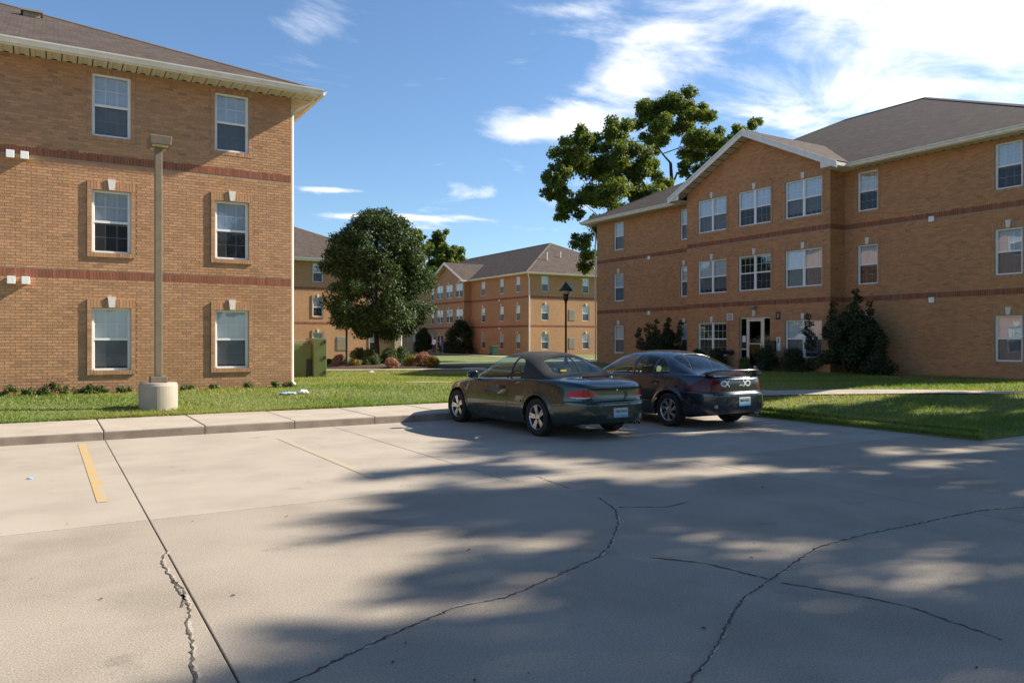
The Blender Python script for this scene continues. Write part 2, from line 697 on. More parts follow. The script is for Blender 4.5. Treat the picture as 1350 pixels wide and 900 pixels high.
# sidewalk with curb face
sw = struct(MB().box(-60, LOT_X, CURB_Y + .03, WALK_Y, -.1, .10).build('sidewalk', 'crack_dirt'))
xs = [.74 + 1.53 * i for i in range(-12, 9)]
xs[-1] = LOT_X
for x0, x1 in zip(xs[:-1], xs[1:]):
    o = MB().box(x0 + .006, x1 - .006, CURB_Y, WALK_Y - .004, -.06, .15 + random.uniform(-.003, .003)).build('paving_slab', 'concrete_pale', sw)
    add_bevel(o, .018, 3)
    # darker, rougher curb face plate
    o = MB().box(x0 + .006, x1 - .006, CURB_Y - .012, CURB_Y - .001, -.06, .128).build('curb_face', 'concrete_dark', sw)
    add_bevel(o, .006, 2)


def ribbon(name, pts, w, mat, parent=None, dz=.03, jit=0, step=.5, z=None):
    """flat strip along a polyline lying on the ground"""
    P = []
    for a, b in zip(pts[:-1], pts[1:]):
        a, b = Vector(a), Vector(b)
        n = max(1, int((b - a).length / step))
        for i in range(n):
            P.append(a.lerp(b, i / n))
    P.append(Vector(pts[-1]))
    V, F = [], []
    for i, p in enumerate(P):
        d = (P[min(i + 1, len(P) - 1)] - P[max(i - 1, 0)]).normalized()
        nn = Vector((-d.y, d.x))
        ww = w if not callable(w) else w(i / (len(P) - 1))
        if jit:
            p = p + nn * random.uniform(-jit, jit)
            ww *= random.uniform(.25, 1.7)
        for s in (-.5, .5):
            q = p + nn * ww * s
            V.append((q.x, q.y, (float(gz(q.x, q.y)) + dz) if z is None else z))
    for i in range(len(P) - 1):
        F.append((2 * i, 2 * i + 2, 2 * i + 3, 2 * i + 1))
    me = bpy.data.meshes.new(name)
    me.from_pydata(V, [], F)
    return obj(name, me, mat, parent)


# walks across the lawns
struct(ribbon('path', [(26, 4.4), (20.4, 7.9), (18.4, 9.9), (15.9, 13.6), (15.4, 17), (15.2, 22), (15.3, 26), (15.6, 29.2), (17, 31), (24.6, 33.5)], .95, 'concrete_pale'))
struct(ribbon('path', [(15.5, 28.2), (13.5, 29.0), (11.0, 30.3), (8.3, 31.6), (2, 33.6)], 1.1, 'concrete_pale', dz=.034))
struct(ribbon('path', [(17, 22.1), (20, 22.1), (25.1, 22.15)], 1.5, 'concrete_pale', dz=.038))
struct(ribbon('path', [(30.5, 36.5), (33, 60), (35, 75), (37.4, 76)], 1.2, 'concrete_pale', dz=.042))
struct(ribbon('path', [(18.8, 41.8), (22.6, 39.6), (30.5, 35.5)], 1.1, 'concrete_pale', dz=.046))

# yellow stall lines
for pts, m_ in (([(.42, 13.6), (.45, 8.6)], 'yellow_paint'), ([(3.22, 12.7), (3.25, 8.5)], 'yellow_faint')):
    ribbon('stall_line', pts, .10, m_, lot, z=.004)

# cracks: dark dirty strips with crumbled pale edges
def px(x, y):
    t = (x - 675) / 1011.0
    D = Vector((t * math.cos(TH) + math.sin(TH), -t * math.sin(TH) + math.cos(TH), -(y - 448.4) / 1011.0))
    k = -EYE / D.z
    return Vector((D.x * k, D.y * k))


CR = [[(218, 728), (213, 742), (228, 765), (244, 790), (250, 800), (247, 822), (254, 850), (253, 880), (262, 912)],
      [(372, 906), (440, 872), (520, 834), (600, 800), (665, 788), (740, 756)],
      [(740, 756), (792, 732), (806, 715), (815, 690), (812, 672), (790, 656)],
      [(708, 628), (752, 644)],
      [(900, 908), (925, 880), (945, 850), (967, 805), (985, 785), (1015, 764), (1050, 740), (1075, 722), (1140, 704), (1210, 690), (1290, 673), (1352, 668)],
      [(860, 735), (930, 742), (1012, 763)], [(1030, 768), (1120, 783), (1200, 800), (1322, 843)],
      [(816, 668), (880, 668), (905, 662)],
      [(228, 765), (243, 778), (240, 800)]]
for c in CR:
    P = [px(*p) for p in c]
    ribbon('crack', P, .012, 'crack_dirt', lot, jit=.009, step=.03, z=.0035)
    if len(c) > 5:
        P2 = [p + Vector((.012, .006)) for p in P]
        ribbon('crack', P2, .016, 'crack_chip', lot, jit=.016, step=.05, z=.0018)

# ------------------------------------------------------------------ buildings
BR_L, BR_H, JOINT = .203, .0677, .0102
INV = {}


def child(o, parent):
    """parent keeping world coordinates"""
    o.parent = parent
    if parent.name in INV:
        o.matrix_parent_inverse = INV[parent.name]
    return o


def broot(name, loc):
    r = empty(name, loc)
    INV[r.name] = Matrix.Translation(-Vector(loc))
    return r


class Face:
    """outer plane of a wall; O its left end seen from outside, u to the right"""

    def __init__(self, O, u, ln, z0, z1):
        self.O, self.u = Vector((O[0], O[1], 0)), Vector((u[0], u[1], 0))
        self.n = Vector((u[1], -u[0], 0))
        self.len, self.z0, self.z1 = ln, z0, z1
        self.rot = math.atan2(u[1], u[0])

    def p(self, s, z, out=0):
        return self.O + self.u * s + self.n * out + Vector((0, 0, z))


def wall_mesh(fc, openings, name, mat, root, depth=.16, gable=None):
    """wall plane with window openings and reveals, UV in metres"""
    us = sorted({0, fc.len, *[o[0] for o in openings], *[o[1] for o in openings]})
    zs = sorted({fc.z0, fc.z1, *[o[2] for o in openings], *[o[3] for o in openings]})
    V, F, UV = [], [], []

    def q(pts, uvs):
        o = len(V)
        V.extend(pts)
        F.append((o, o + 1, o + 2, o + 3))
        UV.extend(uvs)
    for a, b in zip(us[:-1], us[1:]):
        for c, d in zip(zs[:-1], zs[1:]):
            m, k = (a + b) / 2, (c + d) / 2
            if any(o[0] < m < o[1] and o[2] < k < o[3] for o in openings):
                continue
            q([fc.p(a, c), fc.p(b, c), fc.p(b, d), fc.p(a, d)], [(a, c), (b, c), (b, d), (a, d)])
    for a, b, c, d in openings:
        for (s0, z0), (s1, z1) in (((a, c), (a, d)), ((a, d), (b, d)), ((b, d), (b, c)), ((b, c), (a, c))):
            q([fc.p(s0, z0), fc.p(s1, z1), fc.p(s1, z1, -depth), fc.p(s0, z0, -depth)], [(s0, z0), (s1, z1), (s1 + depth, z1), (s0 + depth, z0)])
    if gable:
        s0, s1, sp, zp = gable
        q([fc.p(s0, fc.z1), fc.p(s1, fc.z1), fc.p(sp, zp), fc.p(sp - .001, zp)], [(s0, fc.z1), (s1, fc.z1), (sp, zp), (sp, zp)])
    me = np_mesh(name, [tuple(v) for v in V], F, uv=UV)
    return child(obj(name, me, mat), root)


BOXF = np.array([[4, 5, 6, 7], [0, 1, 5, 4], [1, 2, 6, 5], [2, 3, 7, 6], [3, 0, 4, 7]])


def piece_mesh(fc, rects, out, name, lo=.84, hi=1.12, back=0.0, tint=(1, 1, 1)):
    """many rectangular pieces (u0,u1,z0,z1) standing proud of a wall, one mesh with a tone per piece"""
    R = np.array(rects, float)
    n = len(R)
    O, U, Nn = np.array(fc.O), np.array(fc.u), np.array(fc.n)
    jo = RNG.uniform(-.0012, .0012, n)
    V = np.zeros((n, 8, 3))
    cs = [(0, 2), (1, 2), (1, 3), (0, 3)]
    for k, (a, c) in enumerate(cs):
        base = O + R[:, a, None] * U
        base[:, 2] += R[:, c]
        V[:, k] = base + Nn * back
        V[:, k + 4] = base + Nn * (out + jo)[:, None]
    F = (np.arange(n)[:, None, None] * 8 + BOXF[None]).reshape(-1, 4)
    t = RNG.uniform(lo, hi, n)
    dk = RNG.random(n) < .06
    t[dk] *= .82
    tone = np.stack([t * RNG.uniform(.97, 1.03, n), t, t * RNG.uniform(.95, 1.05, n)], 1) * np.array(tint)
    return np_mesh(name, V.reshape(-1, 3), F, tone=np.repeat(tone, 5, 0))


def brick_rects(fc, openings, bands, u0=None, u1=None, gable=None):
    u0 = 0 if u0 is None else u0
    u1 = fc.len if u1 is None else u1
    out = []
    top = gable[3] if gable else fc.z1
    nrow = int((top - fc.z0) / BR_H)
    for j in range(nrow):
        z = fc.z0 + j * BR_H
        zc = z + BR_H / 2
        if any(b0 < zc < b1 for b0, b1 in bands):
            continue
        lo, hi = u0, u1
        if gable and zc > fc.z1:
            f = (gable[3] - zc) / (gable[3] - fc.z1)
            lo, hi = gable[2] - (gable[2] - gable[0]) * f, gable[2] + (gable[1] - gable[2]) * f
        iv = [(lo, hi)]
        for a, b, c, d in openings:
            if c < zc < d:
                nv = []
                for p, q in iv:
                    if b <= p or a >= q:
                        nv.append((p, q))
                    else:
                        if a > p:
                            nv.append((p, a))
                        if b < q:
                            nv.append((b, q))
                iv = nv
        off = (j % 2) * BR_L / 2
        for p, q in iv:
            k = math.floor((p - off) / BR_L)
            while off + k * BR_L < q - .004:
                a, b = max(p, off + k * BR_L), min(q, off + (k + 1) * BR_L)
                if b - a > .03:
                    out.append((a + JOINT / 2, b - JOINT / 2, z + JOINT / 2, z + BR_H - JOINT / 2))
                k += 1
    return out


def soldier_rects(u0, u1, zc):
    n = int((u1 - u0) / BR_H)
    g = (u1 - u0) / n
    return [(u0 + i * g + JOINT / 2, u0 + (i + 1) * g - JOINT / 2, zc - .0965, zc + .0965) for i in range(n)]


WCACHE = {}


def window_meshes(W, H, panels, blind, grid=(3, 2)):
    key = (round(W, 2), round(H, 2), panels, round(blind, 2), grid)
    if key in WCACHE:
        return WCACHE[key]
    f = MB()
    fw, y0, y1 = .045, .045, .125
    h = W / 2
    f.box(-h, -h + fw, y0, y1, 0, H).box(h - fw, h, y0, y1, 0, H)
    f.box(-h + fw, h - fw, y0, y1, H - fw, H).box(-h + fw, h - fw, y0 - .012, y1, 0, fw)
    xs = np.linspace(-h, h, panels + 1)
    for x in xs[1:-1]:
        f.box(x - .045, x + .045, y0 + .004, y1 - .004, fw, H - fw)
    g, ps, bl = MB(), [], MB()
    for i in range(panels):
        a = xs[i] + (fw if i == 0 else .045)
        b = xs[i + 1] - (fw if i == panels - 1 else .045)
        f.box(a, b, y0 + .006, y1 - .006, H * .5 - .028, H * .5 + .028)
        # sash stiles
        f.box(a, a + .02, y0 + .02, y1 - .008, fw, H - fw).box(b - .02, b, y0 + .02, y1 - .008, fw, H - fw)
        for z0, z1, yy in ((fw, H * .5 - .028, .098), (H * .5 + .028, H - fw, .08)):
            for k in range(1, grid[0]):
                x = a + (b - a) * k / grid[0]
                g.box(x - .008, x + .008, yy + .008, yy + .014, z0, z1)
            for k in range(1, grid[1]):
                z = z0 + (z1 - z0) * k / grid[1]
                g.box(a + .02, b - .02, yy + .009, yy + .013, z - .008, z + .008)
            ps.append(MB().box(a + .02, b - .02, yy, yy + .004, z0, z1).mesh('pane'))
        # blind slats
        zt = H - fw
        zb = zt - (H - 2 * fw) * blind
        n = max(1, int((zt - zb) / .024))
        for k in range(n):
            z = zt - (k + 1) * (zt - zb) / n
            bl.quad((a + .015, .128, z + .001), (b - .015, .128, z + .001), (b - .015, .135, z + .024), (a + .015, .135, z + .024))
    scr = MB()
    for i in range(panels):
        a = xs[i] + (fw if i == 0 else .045)
        b = xs[i + 1] - (fw if i == panels - 1 else .045)
        scr.quad((a + .018, .070, fw), (b - .018, .070, fw), (b - .018, .070, H * .5 - .028), (a + .018, .070, H * .5 - .028))
    r = MB()
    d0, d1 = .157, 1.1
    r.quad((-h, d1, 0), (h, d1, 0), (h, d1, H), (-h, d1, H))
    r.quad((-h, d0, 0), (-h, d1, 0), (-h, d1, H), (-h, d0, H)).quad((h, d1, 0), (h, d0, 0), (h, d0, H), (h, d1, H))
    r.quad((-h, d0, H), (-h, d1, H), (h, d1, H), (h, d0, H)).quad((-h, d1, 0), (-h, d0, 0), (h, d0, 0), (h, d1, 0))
    WCACHE[key] = (f.mesh('window'), g.mesh('grille'), ps, bl.mesh('blind'), r.mesh('room_recess'), scr.mesh('insect_screen'))
    return WCACHE[key]


KS = MB().add([(-.085, -.075, .265), (.085, -.075, .265), (.055, -.075, .015), (-.055, -.075, .015), (-.085, .0, .265), (.085, .0, .265), (.055, .0, .015), (-.055, .0, .015)],
              [(0, 3, 2, 1), (4, 5, 6, 7), (0, 1, 5, 4), (1, 2, 6, 5), (2, 3, 7, 6), (3, 0, 4, 7)]).mesh('keystone')


def window(root, fc, uc, z, W, H, panels=1, blind=.52, key=True, surround='flush', bmat='blind', far=False, keyup=.0):
    f, g, ps, bl, r, scr = window_meshes(W, H, panels, blind)
    loc = fc.p(uc, z)
    w = child(obj('window', f, 'vinyl'), root)
    w.location = loc
    w.rotation_euler = (0, 0, fc.rot)
    for p in ps:
        obj('pane', p, 'window_glass', w)
    obj('grille', g, 'vinyl', w)
    bo = obj('blind', bl if bmat == 'blind' else bl.copy(), bmat, w)
    if bmat != 'blind':
        bo.data.materials.clear()
        bo.data.materials.append(MATS[bmat])
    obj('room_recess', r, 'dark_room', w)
    obj('insect_screen', scr, 'screen', w)
    if key:
        k = obj('keystone', KS, 'stone_white', w)
        k.location = (0, .03 if surround == 'flush' else 0, H + keyup)
    if surround:
        proud = .045 if surround == 'proud' else .014
        lf = Face((0, 0), (1, 0), W, 0, H)
        h = W / 2
        top = .205 if key else .10
        R = []
        n = int((W + .2) / BR_H)
        gx = (W + .2) / n
        for i in range(n):
            a, b = -h - .1 + i * gx + .005, -h - .1 + (i + 1) * gx - .005
            R.append((a, b, H + .006, H + top))
            R.append((a, b, -.105, -.004))
        m = int((H + .004) / BR_H)
        gzz = (H + .004) / m
        for i in range(m):
            for a, b in ((-h - .1, -h - .004), (h + .004, h + .1)):
                R.append((a + .005 * (a < -h - .05), b - .005 * (b > h + .05), i * gzz + .004, (i + 1) * gzz - .004))
        me = piece_mesh(lf, R, proud, 'brick_surround')
        s_ = obj('brick_surround', me, 'brick', w)
        s_['kind'] = 'stuff'
        c = MB()
        o_ = proud - .005
        c.box(-h - .095, h + .095, -o_, -.0005, H + .002, H + top - .004).box(-h - .095, h + .095, -o_, -.0005, -.1, -.002)
        c.box(-h - .095, -h - .002, -o_, -.0005, -.002, H + .002).box(h + .002, h + .095, -o_, -.0005, -.002, H + .002)
        obj('mortar_core', c.mesh('mortar_core'), 'mortar', w)
    return w


SOFFIT_CACHE = {}


def soffit_run(parent, p0, p1, inward, width, z, pitch=.305):
    """vented soffit panels laid side by side from p0 to p1; inward points from the eave edge to the wall"""
    p0, p1 = Vector(p0), Vector(p1)
    d = p1 - p0
    n = max(1, int(round(d.length / pitch)))
    g = d.length / n
    u = d.normalized()
    key = (round(g, 3), round(width, 2))
    if key not in SOFFIT_CACHE:
        b = MB()
        a = .012
        xs = [a, g * .30, g * .36, g * .64, g * .70, g - a]
        zs = [0, 0, .022, .022, 0, 0]
        for (x0, z0), (x1, z1) in zip(zip(xs[:-1], zs[:-1]), zip(xs[1:], zs[1:])):
            b.quad((x0, 0, z0), (x0, width, z0), (x1, width, z1), (x1, 0, z1))
        b.quad((a, 0, 0), (a, 0, .05), (a, width, .05), (a, width, 0)).quad((g - a, 0, 0), (g - a, width, 0), (g - a, width, .05), (g - a, 0, .05))
        SOFFIT_CACHE[key] = b.mesh('soffit_panel')
    me = SOFFIT_CACHE[key]
    iv = Vector(inward)
    M3 = Matrix(((u.x, iv.x, 0), (u.y, iv.y, 0), (0, 0, 1))).to_4x4()
    for i in range(n):
        o = obj('soffit_panel', me, 'soffit', parent)
        q = p0 + u * (g * i)
        o.matrix_local = Matrix.Translation((q.x, q.y, z)) @ M3
    return


def roof_faces(polys, name='roof', mat='shingle', root=None, thick=.05):
    """polys: lists of corner points, first edge is the eave; UV in metres along eave and slope"""
    V, F, UVs = [], [], []
    me = bpy.data.meshes.new(name)
    for P in polys:
        P = [Vector(p) for p in P]
        o = len(V)
        e = (P[1] - P[0]).normalized()
        n = (P[1] - P[0]).cross(P[2] - P[0]).normalized()
        s = n.cross(e)
        V.extend(P)
        F.append(tuple(range(o, o + len(P))))
        UVs.extend([((p - P[0]).dot(e) + P[0].dot(e) % 50, (p - P[0]).dot(s)) for p in P])
    me.from_pydata([tuple(v) for v in V], [], F)
    l = me.uv_layers.new(name='UVMap')
    for i, uv in enumerate(UVs):
        l.data[i].uv = uv
    o = child(obj(name, me, mat), root)
    md = o.modifiers.new('thick', 'SOLIDIFY')
    md.thickness = thick
    md.offset = -1
    return o


def gutter(parent, p0, p1, out, z):
    """K-style gutter with fascia behind; out points away from the house"""
    p0, p1, o = Vector((*p0, 0)), Vector((*p1, 0)), Vector((*out, 0))
    prof = [(-.03, .015), (-.03, -.105), (.055, -.115), (.075, -.055), (.115, -.02), (.12, .010), (.107, .010), (.10, -.01), (0, -.03)]
    b = MB()
    m = len(prof)
    vs = []
    for p in (p0, p1):
        for a, h in prof:
            q = p + o * a
            vs.append((q.x, q.y, z + h))
    fs = [(i, (i + 1) % m, m + (i + 1) % m, m + i) for i in range(m)]
    fs += [tuple(range(m))[::-1], tuple(range(m, 2 * m))]
    b.add(vs, fs)
    return b.build('gutter', 'white_trim', parent)


def hip_block(root, x0, x1, y0, y1, ze, ridge, ov=.65, soff=None, soffit_sides='SW', sides='SWNE', zs=8.0):
    """hip roof over a rectangle; ridge = ((x,y),(x,y),z)"""
    ex0, ex1, ey0, ey1 = x0 - ov, x1 + ov, y0 - ov, y1 + ov
    (ax, ay), (bx, by), rz = ridge
    A, B = (ax, ay, rz), (bx, by, rz)
    c = [(ex0, ey0, ze), (ex1, ey0, ze), (ex1, ey1, ze), (ex0, ey1, ze)]
    if abs(ax - bx) > abs(ay - by):       # ridge along X: A west end, B east end
        polys = [[c[0], c[1], B, A], [c[1], c[2], B], [c[2], c[3], A, B], [c[3], c[0], A]]
    else:                                  # ridge along Y: A south end, B north end
        polys = [[c[0], c[1], A], [c[1], c[2], B, A], [c[2], c[3], B], [c[3], c[0], A, B]]
    rf = roof_faces(polys, root=root)
    # ridge and hip caps
    cap = MB()
    for p, q in ((A, B), (c[0], A), (c[1], A if abs(ax - bx) < abs(ay - by) else B), (c[2], B), (c[3], A if abs(ax - bx) > abs(ay - by) else B)):
        p, q = Vector(p), Vector(q)
        d = (q - p).normalized()
        side = d.cross(Vector((0, 0, 1))).normalized() * .13
        up = Vector((0, 0, .022))
        dn = Vector((0, 0, -.028))
        cap.quad(p - side + dn, q - side + dn, q + up, p + up).quad(p + up, q + up, q + side + dn, p + side + dn)
    cap.build('ridge_cap', 'shingle_cap', rf)
    tr = MB()
    zt, zb = ze - .055, zs - .02
    if 'S' in sides:
        tr.box(ex0 + .02, ex1 - .02, ey0 + .03, ey0 + .055, zb, zt)
    if 'N' in sides:
        tr.box(ex0 + .02, ex1 - .02, ey1 - .055, ey1 - .03, zb, zt)
    if 'W' in sides:
        tr.box(ex0 + .03, ex0 + .055, ey0 + .06, ey1 - .06, zb, zt)
    if 'E' in sides:
        tr.box(ex1 - .055, ex1 - .03, ey0 + .06, ey1 - .06, zb, zt)
    tr.build('fascia', 'white_trim', rf)
    return rf, (ex0, ex1, ey0, ey1)


noisy('shingle_cap', (.135, .105, .085), (.10, .078, .063), 5, .95)


def vent_box(root, fc, s, z, name='exhaust_vent', w=.20, h=.17, d=.16):
    b = MB()
    p = []
    for o in (0.0, d):
        for a, c in ((-w / 2, 0), (w / 2, 0), (w / 2, h), (-w / 2, h)):
            p.append(fc.p(s + a * (1 if o else .9), z + c - (.03 if o else 0) * (c == 0), o))
    b.add(p, [(4, 5, 6, 7), (0, 1, 5, 4), (1, 2, 6, 5), (2, 3, 7, 6), (3, 0, 4, 7)])
    o = child(b.build(name, 'vinyl'), root)
    add_bevel(o, .006, 1)
    return o


def downspout(root, pts, mat='white_trim', r=.04):
    return child(MB().tube(pts, r, 8).build('downspout', mat), root)


WZ = (.53, 3.29, 6.02)       # window sill heights above the base of a wall
S1, S2 = 2.75, 5.50          # red brick bands above the base
WW, WH = .82, 1.46

def screen_mat():
    m = bpy.data.materials.new('screen')
    m.use_nodes = True
    t = NT(m)
    t.b.inputs['Base Color'].default_value = (.03, .032, .035, 1)
    t.b.inputs['Roughness'].default_value = .6
    tr = t.n('ShaderNodeBsdfTransparent')
    mx = t.n('ShaderNodeMixShader')
    mx.inputs[0].default_value = .52
    t.link(tr.outputs[0], mx.inputs[1])
    t.link(t.b.outputs[0], mx.inputs[2])
    t.link(mx.outputs[0], t.out.inputs[0])
    MATS['screen'] = m


screen_mat()
# ---- left building ------------------------------------------------
ZL = .37
L = broot('apartment_building', (5.47, 20.4, ZL))
tag(L, 'tan brick three-storey block behind the square light pole on a round concrete footing', 'building')
LX0 = -24.0
fS = Face((LX0, 20.4), (1, 0), 5.47 - LX0, ZL - .25, 8.0)
cols = [1.25, 3.97, -6.3, -9.0, -14.0, -16.7]
opS, opB = [], []
for cx in cols:
    for k in range(3):
        u = cx - LX0
        z = ZL + WZ[k]
        opS.append((u - WW / 2, u + WW / 2, z, z + WH))
        top = .205 if k < 2 else .10
        opB.append((u - WW / 2 - .1, u + WW / 2 + .1, z - .105, z + WH + top))
wS = wall_mesh(fS, opS, 'wall', 'mortar', L)
bandsL = [(ZL + S1 - .1015, ZL + S1 + .1015), (ZL + S2 - .1015, ZL + S2 + .1015)]
R = brick_rects(fS, opB, bandsL, u0=-8.0 - LX0)
o = obj('brick_courses', piece_mesh(fS, R, .005, 'brick_courses'), 'brick', wS)
o['kind'] = 'stuff'
R = brick_rects(fS, opB, bandsL, u0=0, u1=-8.0 - LX0)
o = obj('brick_courses', piece_mesh(fS, R, .005, 'brick_courses'), 'brick', wS)
o['kind'] = 'stuff'
# red soldier courses: single bricks where the photograph shows them, joined beyond
sb = []
for i in range(5):
    me = piece_mesh(Face((0, 0), (1, 0), 1, 0, 1), [(-BR_H / 2 + JOINT / 2, BR_H / 2 - JOINT / 2, -.0965, .0965)], .006, 'brick', .72 + .09 * i, .76 + .09 * i)
    me.materials.append(MATS['red_brick'])
    sb.append(me)
for zc in (ZL + S1, ZL + S2):
    n = 0
    u = 5.47 - BR_H / 2
    while n < 145:
        o = obj('brick', random.choice(sb), None, wS)
        o.location = (u, 20.4, zc)
        u -= BR_H
        n += 1
    R = soldier_rects(0, u + BR_H / 2 - LX0, zc)
    o = obj('soldier_course', piece_mesh(fS, R, .006, 'soldier_course', .7, 1.1), 'red_brick', wS)
    o['kind'] = 'stuff'
blinds = {}
for cx in cols:
    for k in range(3):
        window(L, fS, cx - LX0, ZL + WZ[k], WW, WH, blind=[.97, .55, 1.0][k] if cx > 0 else random.choice([1.0, .55, .8]), key=k < 2, surround='proud' if k < 2 else 'flush')
fE = Face((5.47, 20.4), (0, 1), 14.7, ZL - .25, 8.0)
opE = []
for s in (2.0, 5.2, 8.6, 12.0):
    for k in range(3):
        z = ZL + WZ[k]
        opE.append((s - WW / 2, s + WW / 2, z, z + WH))
wall_mesh(fE, opE, 'wall', 'brick_far', L)
for s in (2.0, 5.2, 8.6, 12.0):
    for k in range(3):
        window(L, fE, s, ZL + WZ[k], WW, WH, surround=None, key=k < 2)
wall_mesh(Face((5.47, 35.1), (-1, 0), 5.47 - LX0, ZL - .25, 8.0), [], 'wall', 'brick_far', L)
wall_mesh(Face((LX0, 35.1), (0, -1), 14.7, ZL - .25, 8.0), [], 'wall', 'brick_far', L)
rf, (e0, e1, g0, g1) = hip_block(L, LX0, 5.47, 20.4, 35.1, 8.13, ((LX0 + 7.3, 27.75), (-1.9, 27.75), 11.82))
gutter(rf, (e0, g0), (e1 + .0, g0), (0, -1), 8.12)
gutter(rf, (e1, g0 - .0), (e1, g1), (1, 0), 8.116)
soffit_run(rf, (e0 + .06, g0 + .06), (e1 - .06, g0 + .06), (0, 1), .59, 8.0)
soffit_run(rf, (e1 - .06, g0 + .66), (e1 - .06, g1 - .06), (-1, 0), .59, 8.0)
downspout(L, [(6.02, 20.1, 8.04), (5.98, 20.22, 7.93), (5.62, 20.48, 7.72), (5.525, 20.50, 7.6), (5.525, 20.50, .5), (5.6, 20.48, .42)])
for x, z in ((-.75, 5.66), (-.48, 5.66), (-.73, 2.88), (-.46, 2.88)):
    vent_box(L, fS, x - LX0, z, w=.155, h=.14, d=.22)
o = MB().box(-.62, -.22, 24.7, 25.0, 10.42, 10.56).box(-.68, -.16, 24.62, 25.05, 10.55, 10.60).build('roof_vent', 'tan_metal', rf)


# ---- right building and the one like it behind ---------------------
def long_building(name, label, X, Y0, Y1, ZB, P0, P1, wing_w, ridge, depth_x, near=True, south=(), proj=.85, peak=2.17, sw_gable=4.45):
    """three-storey block, front faces -X; gabled bay from P0 to P1; wing_w = window positions along Y"""
    root = broot(name, (X, (Y0 + Y1) / 2, ZB))
    tag(root, label, 'building')
    zt = ZB + 7.63
    bm = 'mortar' if near else 'brick_far'
    bands = [(ZB + S1 - .1015, ZB + S1 + .1015), (ZB + S2 - .1015, ZB + S2 + .1015)]
    xp = X - proj

    def do_wall(fc, specs, gable=None, extra=()):
        """specs: (u, floor, W, panels, key, blind, mat)"""
        op, ob = list(extra), list(extra)
        for u, k, W, pn, key, bl, bmat in specs:
            z = ZB + WZ[k]
            op.append((u - W / 2, u + W / 2, z, z + WH))
            ob.append((u - W / 2 - .1, u + W / 2 + .1, z - .105, z + WH + (.205 if key else .10)))
        w = wall_mesh(fc, op, 'wall', bm, root, gable=gable)
        if near:
            R = brick_rects(fc, ob, bands, gable=gable)
            c = obj('brick_courses', piece_mesh(fc, R, .005, 'brick_courses', tint=(1.08, .95, .80)), 'brick', w)  # tint paints the near block's orange cast in shade into its bricks
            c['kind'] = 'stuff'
        for zc in (ZB + S1, ZB + S2):
            c = obj('soldier_course', piece_mesh(fc, soldier_rects(0, fc.len, zc), .006, 'soldier_course', .7, 1.1), 'red_brick', w)
            c['kind'] = 'stuff'
        for u, k, W, pn, key, bl, bmat in specs:
            window(root, fc, u, ZB + WZ[k], W, WH, pn, bl, key, 'flush' if near else None, bmat)
        return w

    def rb(k):
        return (random.choice([1.0, 1.0, 1.0, .55, .9]), 'curtain' if random.random() < .12 else 'blind')
    # wings
    fl = Face((X, Y1), (0, -1), Y1 - P1, ZB - .25, zt)
    fr = Face((X, P0), (0, -1), P0 - Y0, ZB - .25, zt)
    for fc, ys in ((fl, [y for y in wing_w if y > P1]), (fr, [y for y in wing_w if y < P0])):
        top = Y1 if fc is fl else P0
        specs = []
        for y in ys:
            for k in range(3):
                W = .56 if (near and abs(y - 27.16) < .1) else WW
                specs.append((top - y, k, W, 1, k < 2, *rb(k)))
        do_wall(fc, specs)
        mid = (ys[0] + ys[-1]) / 2
        for zz in (2.52, 5.30):
            vent_box(root, fc, top - mid, ZB + zz, w=.19, h=.16, d=.08)
    # bay
    fp = Face((xp, P1), (0, -1), P1 - P0, ZB - .25, zt + .24)
    bw = P1 - P0
    cs = [bw * .205, bw * .52, bw * .84]
    specs = []
    for j, u in enumerate(cs):
        for k in range(3):
            if k == 0 and j == 1:
                continue
            specs.append((u, k, 1.70, 2, True, *((.04, 'blind') if (k, j) in ((1, 1), (0, 0)) else rb(k))))
    du0, du1, dz0, dz1 = cs[1] - .82, cs[1] + .82, ZB - .02, ZB + 2.17
    fpk = zt + peak
    do_wall(fp, specs, gable=(0.0, bw, bw / 2, zt + .24 + bw / 2 * peak / sw_gable), extra=[(du0, du1, dz0, dz1)])
    do_wall(Face((X, P1), (-1, 0), proj, ZB - .25, zt), [])
    do_wall(Face((xp, P0), (1, 0), proj, ZB - .25, zt), [])
    # south end
    fs = Face((X, Y0), (1, 0), depth_x, ZB - .25, zt)
    specs = []
    for s, kind in south:
        if kind == 'window':
            for k in range(3):
                specs.append((s, k, WW, 1, k < 2, *rb(k)))
    w = do_wall(fs, specs)
    for s, kind in south:
        if kind == 'louver':
            for k in range(3):
                b = MB()
                z = ZB + WZ[k] + .05
                q = fs.p(s, z)
                for i in range(10):
                    b.box(q.x - .35, q.x + .35, q.y - .035, q.y - .01, z + i * .105, z + i * .105 + .07)
                b.box(q.x - .4, q.x + .4, q.y - .009, q.y + .0, z - .05, z + 1.1)
                child(b.build('louver', 'tan_metal'), root)
    wall_mesh(Face((X + depth_x, Y1), (-1, 0), depth_x, ZB - .25, zt), [], 'wall', 'brick_far', root)
    wall_mesh(Face((X + depth_x, Y0), (0, 1), Y1 - Y0, ZB - .25, zt), [], 'wall', 'brick_far', root)
    # roof
    ze = zt + .13
    rf, (e0, e1, g0, g1) = hip_block(root, X, X + depth_x, Y0, Y1, ze, ridge, zs=zt)
    gutter(rf, (e0, g0), (e1, g0), (0, -1), ze - .01)
    pm = (P0 + P1) / 2
    h = sw_gable
    gx = xp - .55
    gutter(rf, (e0, g0), (e0, pm - h), (-1, 0), ze - .014)
    gutter(rf, (e0, pm + h), (e0, g1), (-1, 0), ze - .014)
    soffit_run(rf, (e0 + .06, g0 + .06), (e0 + .06, P0 - .01), (1, 0), .59, zt)
    soffit_run(rf, (e0 + .06, P1 + .01), (e0 + .06, g1 - .06), (1, 0), .59, zt)
